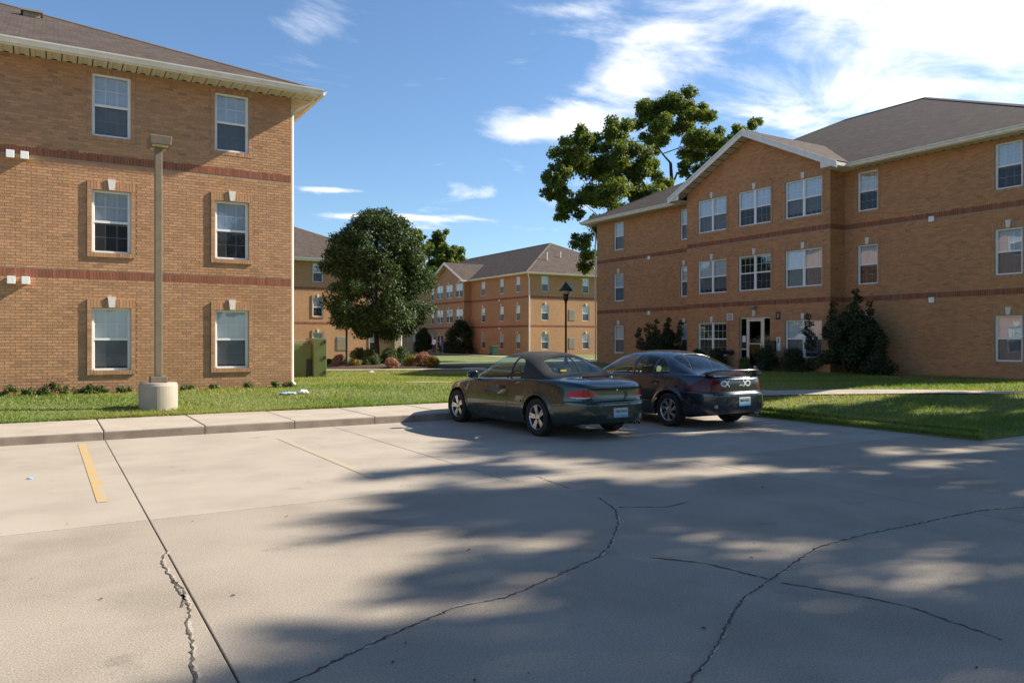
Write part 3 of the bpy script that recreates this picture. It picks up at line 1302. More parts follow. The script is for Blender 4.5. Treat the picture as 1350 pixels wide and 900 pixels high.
    soffit_run(rf, (e0 + .66, g0 + .06), (e1 - .06, g0 + .06), (0, 1), .59, zt)
    # gable over the bay
    zp = ze + peak
    (ax, ay), (bx, by), rz = ridge
    slope_w = (rz - ze) / (ax - e0)
    xv = e0 + peak / slope_w
    up = .012
    gp = roof_faces([[(e0, pm - h, ze + up), (gx, pm - h, ze + up), (gx, pm, zp + up), (xv, pm, zp + up)][::1],
                     [(gx, pm + h, ze + up), (e0, pm + h, ze + up), (xv, pm, zp + up), (gx, pm, zp + up)]], 'gable_roof', root=root, thick=-.05)
    for sgn in (-1, 1):
        b = MB()
        y0, y1 = pm + sgn * (h + .02), pm
        for zo0, zo1, xa_, xb_ in ((-.26, -.02, gx - .03, gx), (-.075, .0, gx - .06, gx - .03)):
            b.add([(xa_, y0, ze + zo0), (xa_, y1, zp + zo0), (xa_, y1, zp + zo1), (xa_, y0, ze + zo1), (xb_, y0, ze + zo0), (xb_, y1, zp + zo0), (xb_, y1, zp + zo1), (xb_, y0, ze + zo1)],
                  [(0, 1, 2, 3), (7, 6, 5, 4), (0, 4, 5, 1), (1, 5, 6, 2), (2, 6, 7, 3), (3, 7, 4, 0)])
        b.build('rake_board', 'white_trim', gp)
        # sloping soffit under the rake
        s_ = MB()
        m = 12
        for i in range(m):
            t0, t1 = i / m + .004, (i + 1) / m - .004
            pa = (y0 + (y1 - y0) * t0, ze + (zp - ze) * t0 - .20)
            pb = (y0 + (y1 - y0) * t1, ze + (zp - ze) * t1 - .20)
            s_.quad((gx, pa[0], pa[1]), (xp + .01, pa[0], pa[1]), (xp + .01, pb[0], pb[1]), (gx, pb[0], pb[1]))
        s_.build('rake_soffit', 'soffit', gp)
        # boxed cornice return
        ya, yb = sorted((pm + sgn * (h + .0), (P1 if sgn > 0 else P0) - sgn * .02))
        c = MB().add([(gx + .002, ya, zt - .02), (X - .02, ya, zt - .02), (X - .02, yb, zt - .02), (gx + .002, yb, zt - .02)], [(0, 1, 2, 3)])
        zi = ze - .03
        if sgn > 0:
            c.quad((gx + .002, ya, zt - .02), (gx + .002, yb, zt - .02), (gx + .002, yb, zi), (gx + .002, ya, zi + .25))
        else:
            c.quad((gx + .002, ya, zt - .02), (gx + .002, yb, zt - .02), (gx + .002, yb, zi + .25), (gx + .002, ya, zi))
        c.quad((gx + .002, pm + sgn * h, zt - .02), (X - .02, pm + sgn * h, zt - .02), (X - .02, pm + sgn * h, zi), (gx + .002, pm + sgn * h, zi))
        c.build('cornice_return', 'white_trim', gp)
    # entrance: aluminium frame, door and side lights
    w = du1 - du0
    q = fp.p(cs[1], dz0 + .02)
    yc = q.y
    d = MB()
    xf = xp + .07

    def bar(a, b2, z0, z1, t=.05, off=0):
        d.box(xf + off, xf + t + off, yc + a, yc + b2, dz0 + .02 + z0, dz0 + .02 + z1)
    H = 2.17
    bar(-.82, -.77, 0, H)
    bar(.77, .82, 0, H)
    bar(-.77, .77, H - .06, H, off=.001)
    bar(-.46, -.37, 0, H - .06, off=.002)
    bar(.41, .48, 0, H - .06, off=.002)
    bar(-.77, -.46, .80, .86, off=.003)
    bar(.48, .77, .80, .86, off=.003)
    bar(-.77, -.46, 0, .05, off=.003)
    bar(.48, .77, 0, .05, off=.003)
    fr_ = child(d.build('door_frame', 'alu'), root)
    dr = MB()
    d = dr
    bar(-.37, -.28, .01, H - .07, off=.006)
    bar(.33, .41, .01, H - .07, off=.006)
    bar(-.28, .33, H - .17, H - .07, off=.007)
    bar(-.28, .33, .01, .14, off=.007)
    door = child(dr.build('door', 'alu'), root)
    hb = MB()
    hb.box(xf - .05, xf - .02, yc - .30, yc + .33, dz0 + 1.06, dz0 + 1.10).box(xf - .06, xf - .03, yc - .34, yc - .30, dz0 + .80, dz0 + 1.10)
    hb.build('handle', 'alu', door)
    for a, b2 in ((-.77, -.46), (.48, .77)):
        MB().box(xf + .02, xf + .026, yc + a, yc + b2, dz0 + .05, dz0 + H - .05).build('pane', 'door_glass', fr_)
    MB().box(xf + .025, xf + .031, yc - .28, yc + .33, dz0 + .14, dz0 + H - .15).build('pane', 'door_glass', door)
    rr = MB()
    rr.quad((xp + 1.6, yc - .82, dz0), (xp + 1.6, yc + .82, dz0), (xp + 1.6, yc + .82, dz1), (xp + 1.6, yc - .82, dz1))
    for a in (-.82, .82):
        rr.quad((xp + .161, yc + a, dz0), (xp + 1.6, yc + a, dz0), (xp + 1.6, yc + a, dz1), (xp + .161, yc + a, dz1))
    rr.quad((xp + .161, yc - .82, dz1), (xp + 1.6, yc - .82, dz1), (xp + 1.6, yc + .82, dz1), (xp + .161, yc + .82, dz1))
    rr.quad((xp + .161, yc - .82, dz0), (xp + 1.6, yc - .82, dz0), (xp + 1.6, yc + .82, dz0), (xp + .161, yc + .82, dz0))
    rr.build('room_recess', 'dark_room', fr_)
    k = obj('keystone', KS, 'stone_white', fr_)
    k.rotation_euler = (0, 0, -math.pi / 2)
    k.location = (xp + .03, yc, dz1 + .02)
    # small step slab
    s_ = child(MB().box(xp - 1.4, xp - .02, yc - .95, yc + .95, ZB - .3, ZB + .03).build('doorstep', 'concrete_pale'), root)
    # flood light over the door, mailbox, house number plates
    fl_ = MB().box(xp - .22, xp - .05, yc - .16, yc + .16, dz1 + .36, dz1 + .46).cyl((xp - .05, yc, dz1 + .42), (xp, yc, dz1 + .44), .05)
    child(add_bevel(fl_.build('flood_light', 'tan_metal'), .02), root)
    return root, fp, cs, rf, dz0, dz1


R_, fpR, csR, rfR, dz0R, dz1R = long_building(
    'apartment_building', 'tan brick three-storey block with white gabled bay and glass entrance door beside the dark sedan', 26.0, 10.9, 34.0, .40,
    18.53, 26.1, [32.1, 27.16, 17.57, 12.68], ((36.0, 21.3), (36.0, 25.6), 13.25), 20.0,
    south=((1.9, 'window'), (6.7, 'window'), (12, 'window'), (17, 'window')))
M_, fpM, csM, rfM, dz0M, dz1M = long_building(
    'apartment_building', 'distant orange-brown brick block with shaded gabled bay and sunlit end wall behind the lantern post', 38.5, 60.9, 94.0, .20,
    72.3, 79.8, [92.0, 87.2, 82.0, 69.7, 65.9, 62.8], ((45.9, 68.2), (45.9, 86.6), 12.0), 15.0, near=False,
    south=((1.9, 'window'), (5.0, 'louver'), (6.7, 'window'), (11.5, 'window')))
downspout(M_, [(38.1, 60.3, 7.95), (38.3, 60.6, 7.7), (38.55, 60.82, 7.4), (38.55, 60.82, .3)], r=.06)
downspout(R_, [(25.6, 34.4, 8.0), (25.75, 34.2, 7.8), (25.93, 34.05, 7.5), (25.93, 34.05, .5)])
for x, y, z in ((42.2, 63.3, 9.9), (44.5, 64.3, 10.2)):
    MB().cyl((x, y, z - .4), (x, y, z + .35), .06).cyl((x, y, z + .35), (x, y, z + .42), .1).build('vent_pipe', 'white_trim', rfM)

# things on the right building's entrance wall
def plate(name, y, z, w, h, mat, root, x, t=.02):
    return child(add_bevel(MB().box(x - t, x - .006, y - w / 2, y + w / 2, z - h / 2, z + h / 2).build(name, mat), .006, 1), root)


yd = fpR.p(csR[1], 0).y
xpR = 25.15


def text_on(parent, s, loc, size, mat, rot, extr=.001, name='lettering'):
    c = bpy.data.curves.new(name, 'FONT')
    c.body = s
    c.size = size
    c.align_x = 'CENTER'
    c.align_y = 'CENTER'
    c.extrude = extr
    tmp = bpy.data.objects.new('tmp', c)
    COL.objects.link(tmp)
    me = bpy.data.meshes.new_from_object(tmp.evaluated_get(bpy.context.evaluated_depsgraph_get()))
    bpy.data.objects.remove(tmp)
    me.materials.clear()
    o = obj(name, me, mat, parent)
    o.location = loc
    o.rotation_euler = rot
    return o


FRONT_R = (math.radians(90), 0, math.radians(-90))
p = plate('address_sign', yd + 1.32, dz1R + .04, .36, .30, 'stone_white', R_, xpR)
for i, zz in enumerate((.09, .03, -.03, -.09)):
    MB().box(xpR - .023, xpR - .0205, yd + 1.32 - .12, yd + 1.32 + .12, dz1R + .04 + zz - .012, dz1R + .04 + zz + .012).build('lettering', 'black_metal', p)
p = plate('number_plate', yd - 1.23, dz1R + .02, .22, .30, 'black_metal', R_, xpR, .03)
text_on(p, '3', (xpR - .033, yd - 1.23, dz1R + .02), .22, 'white_trim', FRONT_R)
p = plate('intercom_panel', yd - 1.03, .40 + .98, .26, .42, 'black_metal', R_, xpR, .14)
p = plate('notice_panel', yd - 1.25, .40 + 1.05, .20, .55, 'paper', R_, xpR, .025)
MB().box(xpR - .028, xpR - .0255, yd - 1.275, yd - 1.225, .40 + 1.08, .40 + 1.30).build('lettering', 'black_metal', p)
child(add_bevel(MB().box(xpR - .2, xpR - .01, yd + 1.12, yd + 1.32, .40 + .62, .40 + .78).cyl((xpR - .16, yd + 1.05, .40 + .70), (xpR - .16, yd + 1.38, .40 + .70), .09).build('mailbox', 'black_metal'), .02), R_)
MB().box(xpR + .072, xpR + .078, yd + .52, yd + .70, dz0R + 1.15, dz0R + 1.42).build('notice', 'paper', [c for c in R_.children if c.name.startswith('door_frame')][0])

# ---- block behind the round tree -----------------------------------
ZQ = .20
Bk = broot('apartment_building', (25.2, 60.0, ZQ))
tag(Bk, 'far tan brick block behind the round dark green tree', 'building')
BX0, BX1 = -8.0, 25.2
fB = Face((BX0, 60.0), (1, 0), BX1 - BX0, ZQ - .25, ZQ + 7.63)
opb = []
bc = [18.2, 22.9, 12.6, 7.5, 2.5, -3]
for cx in bc:
    for k in range(3):
        z = ZQ + WZ[k]
        opb.append((cx - BX0 - WW / 2, cx - BX0 + WW / 2, z, z + WH))
w = wall_mesh(fB, opb, 'wall', 'brick_far', Bk)
for zc in (ZQ + S1, ZQ + S2):
    c = obj('soldier_course', piece_mesh(fB, soldier_rects(0, fB.len, zc), .006, 'soldier_course', .7, 1.1), 'red_brick', w)
    c['kind'] = 'stuff'
for cx in bc:
    for k in range(3):
        window(Bk, fB, cx - BX0, ZQ + WZ[k], WW, WH, blind=random.choice([.5, .55, 1.0]), key=k < 2, surround='proud' if k < 2 else 'flush')
for k in (0,):
    b = MB()
    z = ZQ + WZ[k] + .1
    for i in range(10):
        b.box(19.75, 20.65, 59.955, 59.985, z + i * .105, z + i * .105 + .07)
    b.box(19.7, 20.7, 59.986, 59.999, z - .05, z + 1.1)
    child(b.build('louver', 'tan_metal'), Bk)
wall_mesh(Face((BX1, 60.0), (0, 1), 14.7, ZQ - .25, ZQ + 7.63), [], 'wall', 'brick_far', Bk)
wall_mesh(Face((BX0, 74.7), (0, -1), 14.7, ZQ - .25, ZQ + 7.63), [], 'wall', 'brick_far', Bk)
rfB, (e0, e1, g0, g1) = hip_block(Bk, BX0, BX1, 60.0, 74.7, ZQ + 7.85, ((BX0 + 7.4, 67.35), (BX1 - 7.4, 67.35), ZQ + 7.85 + 3.6), zs=ZQ + 7.63)
gutter(rfB, (e0, g0), (e1, g0), (0, -1), ZQ + 7.82)
soffit_run(rfB, (e0 + .06, g0 + .06), (e1 - .06, g0 + .06), (0, 1), .59, ZQ + 7.63, .6)
downspout(Bk, [(25.7, 59.5, 7.8), (25.4, 59.8, 7.5), (25.25, 59.92, 7.2), (25.25, 59.92, .2)], r=.07)
child(MB().box(24.55, 25.1, 59.6, 59.99, .1, 4.2).build('utility_chase', 'tan_metal'), Bk)
x_, y_, z_ = 13.5, 63.0, 9.6
MB().cyl((x_, y_, z_ - .4), (x_, y_, z_ + .35), .06).cyl((x_, y_, z_ + .35), (x_, y_, z_ + .42), .1).build('vent_pipe', 'white_trim', rfB)

# ------------------------------------------------------------------ vegetation
def leaves(centers, radii, counts, size, squash=.85, shell=.45, tones=None, aspect=.55, droop=0.0):
    """leaf faces spread through clumps: each leaf a folded four-corner blade"""
    C, Rr, T = [], [], []
    for i, (c, r, n) in enumerate(zip(centers, radii, counts)):
        d = RNG.normal(size=(n, 3))
        d /= np.linalg.norm(d, axis=1)[:, None]
        k = (shell + (1 - shell) * RNG.random(n)) ** .6
        k *= RNG.choice([1.0, .72, 1.12], n, p=[.6, .25, .15])
        p = d * (k * r)[:, None]
        p[:, 2] *= squash
        C.append(np.array(c) + p)
        Rr.append(d)
        t0 = tones[i] if tones is not None else RNG.uniform(.25, .75)
        T.append(np.clip(t0 + RNG.normal(0, .22, n), 0, 1))
    P, D, T = np.concatenate(C), np.concatenate(Rr), np.concatenate(T)
    n = len(P)
    nrm = D * .8 + RNG.normal(size=(n, 3)) * .8 + np.array([0, 0, .5])
    nrm /= np.linalg.norm(nrm, axis=1)[:, None]
    a = RNG.normal(size=(n, 3))
    a[:, 2] -= droop
    a -= nrm * (a * nrm).sum(1)[:, None]
    a /= np.linalg.norm(a, axis=1)[:, None]
    b = np.cross(nrm, a)
    s = size * RNG.uniform(.6, 1.35, n)[:, None]
    V = np.stack([P - a * s * .5, P + b * s * aspect * .5 - nrm * s * .08, P + a * s * .5, P - b * s * aspect * .5 - nrm * s * .08], 1)
    F = np.arange(n * 4).reshape(-1, 4)
    return V.reshape(-1, 3), F, T


def ragged(clumps, k=6, f=.55):
    out = []
    for c, r in clumps:
        out.append((c, r * .62))
        for i in range(k):
            d = Vector(RNG.normal(size=3)).normalized()
            d.z *= .75
            q = Vector(c) + d * r * RNG.uniform(.55, 1.15)
            out.append((tuple(q), r * f * RNG.uniform(.55, 1.1)))
    return out


def branch_net(trunk, clumps, r0):
    """limbs from the trunk to every clump: each joins the nearest wood that is closer to the root"""
    nodes = [Vector(p) for p in trunk]
    rad = list(np.linspace(r0, r0 * .45, len(nodes)))
    tubes = [(list(nodes), list(rad))]
    order = sorted(clumps, key=lambda c: (Vector(c[0]) - nodes[-1]).length)
    start = max(1, int(len(nodes) * .4))
    cand = list(range(start, len(nodes)))
    for c, r in order:
        c = Vector(c)
        best = min(cand, key=lambda i: (nodes[i] - c).length + max(0, nodes[i].z - c.z) * .8 + (0 if rad[i] > .03 else .5))
        p = nodes[best]
        ra = min(rad[best] * .72, .05 + .016 * (c - p).length)
        m1 = p.lerp(c, .4) + Vector((random.uniform(-.1, .1), random.uniform(-.1, .1), .10)) * (c - p).length
        m2 = p.lerp(c, .75) + Vector((random.uniform(-.1, .1), random.uniform(-.1, .1), .08)) * (c - p).length
        rr = [ra, ra * .75, ra * .5, ra * .2]
        tubes.append(([p, m1, m2, c], rr))
        for q, x in zip((m1, m2, c), rr[1:]):
            nodes.append(q)
            rad.append(x)
            cand.append(len(nodes) - 1)
        # twigs
        for k in range(3):
            d = Vector(RNG.normal(size=3)).normalized() * r * .8
            tubes.append(([m2, m2.lerp(c + d, .5), c + d], [ra * .4, ra * .25, .006]))
    b = MB()
    for pts, rr in tubes:
        b.tube(pts, rr, 7)
    return b


def tree(label, base, trunk, clumps, r0, nleaf, lsize, leafmat, group=None, cat='tree', name='deciduous_tree', squash=.85, shell=.15, aspect=.6, rag=True):
    root = empty(name, base)
    INV[root.name] = Matrix.Translation(-Vector(base))
    tag(root, label, cat, group)
    t = child(branch_net(trunk, clumps, r0).build('trunk', 'bark', smooth=True), root)
    if rag:
        clumps = ragged(clumps)
        nleaf = nleaf / 5.5
    rm = np.mean([r for _, r in clumps])
    V, F, T = leaves([c for c, _ in clumps], [r for _, r in clumps], [int(nleaf * (r / rm) ** 2) + 5 for _, r in clumps], lsize, squash, shell, aspect=aspect)
    child(obj('crown', np_mesh('crown', V, F, tone=T), leafmat), root)
    return root


def px_at(x, y, d):
    t = (x - 675) / 1011.0
    return Vector(((t * math.cos(TH) + math.sin(TH)) * d, (-t * math.sin(TH) + math.cos(TH)) * d, EYE - (y - 448.4) / 1011.0 * d))


def G(x, y):
    return (x, y, float(gz(x, y)))


# the round street tree in its mulch bed
bx, by = 13.22, 34.3
base = G(bx, by)
cl = []
while len(cl) < 230:
    z = RNG.uniform(1.9, 7.55)
    prof = float(np.interp(z, [1.6, 2.3, 3.0, 4.0, 4.9, 6.0, 7.1, 7.8], [.9, 2.0, 2.75, 2.9, 2.8, 2.35, 1.5, .4]))
    a = RNG.uniform(0, 2 * math.pi)
    rr = prof * math.sqrt(RNG.uniform(.25, 1))
    r = RNG.uniform(.34, .60)
    rr = max(0, rr - r * .55)
    cl.append(((bx + rr * math.cos(a), by + rr * math.sin(a), z), r))
tree('dense round dark green tree rising from the mulch flower bed', base,
     [(bx, by, base[2] - .1), (bx + .02, by, 1.0), (bx - .02, by + .03, 2.0), (bx, by, 3.2), (bx + .03, by, 4.8), (bx, by, 6.3)], cl, .14, 330, .115, 'leaf_dark', shell=.3, rag=False)

# two tall trees beyond the right building
D1 = 50.0
c1 = [(765, 183, 20), (752, 212, 25), (735, 238, 20), (726, 240, 13), (778, 225, 28), (808, 172, 20), (822, 198, 24), (800, 222, 24), (776, 258, 22), (757, 268, 18), (744, 285, 14),
      (802, 262, 26), (832, 236, 22), (848, 212, 20), (846, 258, 20), (786, 296, 20), (770, 316, 15), (816, 290, 20), (780, 336, 13), (776, 352, 11), (868, 240, 16), (760, 200, 18), (740, 258, 14), (820, 168, 12), (795, 195, 16)]
cl = []
for x, y, r in c1:
    cl.append((px_at(x, y, D1 + random.uniform(-3, 3)), r * 1.12 / 1011 * D1))
tb = px_at(838, 470, D1)
tree('tall spreading tree with drooping lower boughs beyond the end of the gabled building', G(tb.x, tb.y),
     [G(tb.x, tb.y), px_at(838, 380, D1), px_at(836, 300, D1), px_at(833, 265, D1), px_at(822, 240, D1)], cl, .30, 1450, .20, 'leaf_mid', 'tall trees behind the gabled building')
D2 = 55.0
c2 = [(850, 150, 18), (874, 140, 21), (902, 143, 21), (926, 153, 17), (866, 170, 20), (896, 168, 22), (925, 180, 21), (940, 200, 18), (912, 200, 18), (945, 182, 15), (932, 224, 15), (918, 236, 11), (958, 190, 12), (976, 172, 12),
      (992, 166, 10), (862, 192, 15), (966, 202, 12), (985, 182, 10), (890, 133, 12), (905, 218, 12)]
cl = []
for x, y, r in c2:
    cl.append((px_at(x, y, D2 + random.uniform(-3, 3)), r * 1.14 / 1011 * D2))
tb = px_at(890, 470, D2)
tree('tall sunlit tree with bare dark upper limbs showing above the gabled roof', G(tb.x, tb.y),
     [G(tb.x, tb.y), px_at(892, 380, D2), px_at(890, 300, D2), px_at(886, 245, D2), px_at(884, 215, D2)], cl, .24, 1400, .20, 'leaf_mid', 'tall trees behind the gabled building')


def rand_clumps(c, rx, ry, rz, n, r0, r1):
    out = []
    while len(out) < n:
        p = RNG.uniform(-1, 1, 3)
        if .15 < (p ** 2).sum() < 1:
            out.append(((c[0] + p[0] * rx, c[1] + p[1] * ry, c[2] + p[2] * rz), RNG.uniform(r0, r1)))
    return out


# tree far behind, its top beside the far gable
tree('distant tree whose top shows beside the far gable and behind the round tree', G(51, 110), [G(51, 110), (51, 110, 6), (51.4, 110, 11), (51, 110, 15)],
     rand_clumps((51, 110, 13.2), 5.2, 5.2, 5.4, 40, 1.2, 1.9), .35, 900, .45, 'leaf_mid')
# woods far off, closing the gaps between the houses
cs_, rs_ = [], []
for i in range(150):
    a = math.radians(RNG.uniform(-70, 130))
    d = RNG.uniform(190, 240)
    cs_.append((d * math.sin(a), d * math.cos(a), RNG.uniform(3, 9)))
    rs_.append(RNG.uniform(4.5, 7.5))
V, F, T = leaves(cs_, rs_, [220] * 150, 1.6, .9, .4)
tag(obj('woods', np_mesh('woods', V, F, tone=T), 'leaf_mid'), 'distant belt of green trees beyond the houses', 'woods', kind='stuff')
# trees on the east lawn whose shade falls across the lot
SH = 'shade trees on the lawn beside the lot'
for (x, y), cz, rx, ry, rz, n, lab in (((23.4, 3.2), 9.8, 4.6, 3.4, 3.7, 66, 'broad tree on the lawn south of the drive, shading the concrete'),
                                       ((27.6, 5.4), 10.4, 4.2, 3.3, 4.2, 62, 'broad tree by the near end of the gabled building, shading the lawn'),
                                       ((19.5, -1.1), 9.0, 4.4, 3.4, 3.2, 60, 'broad tree at the edge of the lawn closest to the lot')):
    tree(lab, G(x, y), [G(x, y), (x, y, 2.5), (x + .2, y, 5), (x, y + .1, 7), (x, y, cz + 1)], rand_clumps((x, y, cz), rx, ry, rz, n, .6, 1.05), .34, 230, .22, 'leaf_mid', SH)
# unseen trees added behind the camera to block sky light over the lot
for (x, y), cz, lab in (((9.0, -11.5), 8.5, 'unseen tree added on the south side of the lot, nearest the drive'), ((1.0, -13.0), 8.0, 'unseen middle tree added on the south side of the lot'), ((-8.0, -12.0), 8.5, 'unseen western tree added on the south side of the lot')):
    tree(lab, G(x, y), [G(x, y), (x, y, 2.5), (x + .2, y, 5), (x, y + .1, 7), (x, y, cz + 1)], rand_clumps((x, y, cz), 4.8, 4.2, 4.6, 40, 1.0, 1.7), .34, 200, .38, 'leaf_mid', 'unseen trees added along the south side of the lot')


def bush(name, label, base, clumps, n, size, mat, cat='bush', group=None, stems=True, shell=.5, aspect=.6):
    root = empty(name, base)
    INV[root.name] = Matrix.Translation(-Vector(base))
    tag(root, label, cat, group)
    rm = np.mean([r for _, r in clumps])
    V, F, T = leaves([c for c, _ in clumps], [r for _, r in clumps], [int(n * (r / rm) ** 2) + 4 for _, r in clumps], size, .9, shell, aspect=aspect)
    child(obj('foliage', np_mesh('foliage', V, F, tone=T), mat), root)
    if stems:
        b = MB()
        for c, r in clumps[:14]:
            q = Vector(c)
            p = Vector(base) + Vector((random.uniform(-.1, .1), random.uniform(-.1, .1), -.05))
            b.tube([p, p.lerp(q, .5) + Vector((0, 0, .05)), q], [.022, .015, .006], 5)
        child(b.build('stem', 'bark'), root)
    return root


def dome(x, y, rx, ry, h, n, r, z0=None):
    z0 = float(gz(x, y)) if z0 is None else z0
    out = []
    for i in range(n):
        a, k = RNG.uniform(0, 2 * math.pi), math.sqrt(RNG.uniform(0, 1))
        f = RNG.uniform(.0, 1)
        w = math.sqrt(max(.05, 1 - f ** 2.2))
        out.append(((x + max(0, rx - r * .7) * k * w * math.cos(a), y + max(0, ry - r * .7) * k * w * math.sin(a), z0 + r * .6 + f * (h - r * 1.5)), r * RNG.uniform(.8, 1.2)))
    return out


# big ragged shrub at the inner corner of the right building
cl = dome(25.0, 17.6, 1.05, 1.75, 2.3, 70, .3)
for dx, dy, h in ((0, .75, 2.55), (.1, -.2, 2.75), (-.2, -.35, 2.95), (.1, -.75, 2.5), (-.3, 1.45, 2.1), (0, .1, 2.4)):
    for k in range(5):
        cl.append(((25.0 + dx + random.uniform(-.1, .1), 17.6 + dy + random.uniform(-.12, .12), .4 + h - k * .27), .14 + .03 * k))
bush('tall_shrub', 'big ragged dark shrub in the corner beside the gabled bay', G(25.0, 17.6), cl, 210, .095, 'leaf_shrub')
cl = dome(24.9, 27.4, .95, 1.7, 1.7, 44, .28)
for dx, dy, h in ((0, 1.1, 1.95), (.1, .6, 2.1), (-.2, -.55, 2.15), (.1, -.95, 2.0), (-.2, 1.5, 1.7), (0, -.2, 1.9)):
    for k in range(4):
        cl.append(((24.9 + dx + random.uniform(-.1, .1), 27.4 + dy + random.uniform(-.12, .12), .4 + h - k * .25), .14 + .03 * k))
bush('tall_shrub', 'spiky dark shrub behind the sedan roof, left of the entrance window', G(24.9, 27.4), cl, 200, .10, 'leaf_shrub')
for i, (y, r, h, lab) in enumerate(((20.95, .62, 1.12, 'clipped dark green shrub next to the glass entrance door'), (19.65, .62, 1.02, 'clipped dark green shrub under the wide window beside the big ragged shrub'),
                                    (23.6, .55, .95, 'low clipped shrub between the entrance and the grid window'), (24.7, .55, .9, 'low clipped shrub below the grid window'))):
    bush('round_shrub', lab, G(24.45, y), dome(24.45, y, r, r, h, 34, .2), 150, .06, 'leaf_shrub', group='clipped shrubs along the gabled building')
bush('round_shrub', 'small yellowish green shrub at the doorstep of the glass entrance', G(24.2, 21.75), dome(24.2, 21.75, .4, .4, .62, 18, .16), 110, .06, 'leaf_box')
# shrubs at the far building
for x, y, r, h, lab in ((37.0, 72.2, 2.0, 3.6, 'large dark rounded shrub beside the far gabled bay'), (36.8, 80.8, 1.15, 2.9, 'dark upright shrub left of the two people'),
                        (36.9, 75.0, .9, 1.1, 'low dark hedge right of the far entrance'), (36.9, 73.6, .8, 1.2, 'low dark hedge under the far bay window')):
    bush('dark_shrub', lab, G(x, y), dome(x, y, r, r, h, 90, .42), 120, .16, 'leaf_shrub', stems=False)
bush('dark_shrub', 'small dark shrub by the corner of the far sunlit end wall', G(47.6, 59.6), dome(47.6, 59.6, .9, .6, 1.6, 24, .3), 110, .16, 'leaf_shrub', stems=False)

# flower bed
def blob(name, cx, cy, rx, ry, mat, dz=.03, n=40, rot=0.0, h=.08, seed=3):
    rs = random.Random(seed)
    V = [(cx, cy, float(gz(cx, cy)) + dz + h)]
    rings = 5
    ph = [rs.uniform(0, 6.28) for _ in range(4)]
    for j in range(1, rings + 1):
        f = j / rings
        for i in range(n):
            a = 2 * math.pi * i / n
            w = 1 + .10 * math.sin(2 * a + ph[0]) + .07 * math.sin(3 * a + ph[1]) + .05 * math.sin(5 * a + ph[2])
            x, y = rx * f * w * math.cos(a), ry * f * w * math.sin(a)
            x, y = x * math.cos(rot) - y * math.sin(rot), x * math.sin(rot) + y * math.cos(rot)
            V.append((cx + x, cy + y, float(gz(cx + x, cy + y)) + dz + h * (1 - f * f) + rs.uniform(-.012, .012) * (f < 1)))
    Fc = [(0, 1 + i, 1 + (i + 1) % n) for i in range(n)]
    for j in range(rings - 1):
        for i in range(n):
            a, b_ = 1 + j * n + i, 1 + j * n + (i + 1) % n
            Fc.append((a, a + n, b_ + n, b_))
    me = bpy.data.meshes.new(name)
    me.from_pydata(V, [], Fc)
    for p_ in me.polygons:
        p_.use_smooth = True
    return obj(name, me, mat)


struct(blob('mulch_bed', 13.2, 32.9, 4.6, 2.0, 'mulch', rot=-.42))


def bed(x, d):
    t = (x - 675) / 1011.0
    return (t * math.cos(TH) + math.sin(TH)) * d, (-t * math.sin(TH) + math.cos(TH)) * d


for x, d, r, h, lab in ((474, 36.6, .62, .95, 'rounded boxwood in the mulch bed next to the lamp pole'), (487, 35.6, .55, .90, 'rounded boxwood in the mulch bed, left of the round tree trunk'),
                        (514, 36.3, .55, .92, 'rounded boxwood in the mulch bed, right of the round tree trunk'), (529, 36.6, .52, 1.0, 'rounded boxwood in the mulch bed beside the pink flowers')):
    X_, Y_ = bed(x, d)
    bush('boxwood', lab, G(X_, Y_), dome(X_, Y_, r, r, h, 36, .2), 170, .055, 'leaf_box', group='boxwoods in the mulch bed')
for x, d, r, h, m, nm, lab in ((516, 33.4, .34, .52, 'leaf_pink', 'flower_clump', 'small pale pink flower clump in front of the boxwoods'), (558, 34.5, .55, .75, 'leaf_pink', 'flower_clump', 'large rusty pink flower clump at the end of the mulch bed'),
                               (545, 34.6, .50, .62, 'leaf_yellow', 'ornamental_grass', 'yellow green ornamental grass left of the rusty pink flowers'), (570, 34.2, .38, .55, 'leaf_yellow', 'ornamental_grass', 'small yellow ornamental grass right of the rusty pink flowers'),
                               (447, 35.2, .42, .62, 'leaf_pink', 'flower_clump', 'shaded pink flower clump left of the lamp pole'), (468, 34.6, .4, .42, 'leaf_yellow', 'ornamental_grass', 'low yellow plant below the boxwoods near the lamp pole'),
                               (430, 35.4, .9, .45, 'leaf_shrub', 'ground_shrub', 'low dark spreading shrub between the green utility box and the lamp pole')):
    X_, Y_ = bed(x, d)
    bush(nm, lab, G(X_, Y_), dome(X_, Y_, r, r, h, 26, .14), 110, .06, m, cat='plant', stems=False)

# weeds against the left wall and round the footing
for i in range(9):
    x = -1.0 - i * .75 + random.uniform(-.2, .2)
w_spots = [(2.9, .1), (3.5, .08), (4.3, .1), (5.0, .12), (5.35, .1), (-.1, .14), (.8, .2), (-.75, .22), (-.35, .16), (.05, .26), (.35, .2), (.62, .14), (1.0, .15), (1.5, .12), (2.2, .1), (-1.3, .2), (-2.0, .22)]
for i, (x, h) in enumerate(w_spots):
    bush('weed', 'leafy weed growing against the foot of the left brick wall', G(x, 20.22), dome(x, 20.22, .16 + h * .4, .12, h + .06, 8, .07), 40, .05, 'leaf_box', cat='weed', group='weeds along the left wall', stems=False)

# grass blades on the lawns in view
PATHS = [[(26, 4.4), (20.4, 7.9), (18.4, 9.9), (15.9, 13.6), (15.4, 17), (15.2, 22), (15.3, 26), (15.6, 29.2), (17, 31)], [(15.5, 28.2), (13.5, 29.0), (11.0, 30.3), (8.3, 31.6), (2, 33.6)], [(17, 22.1), (25.1, 22.15)]]


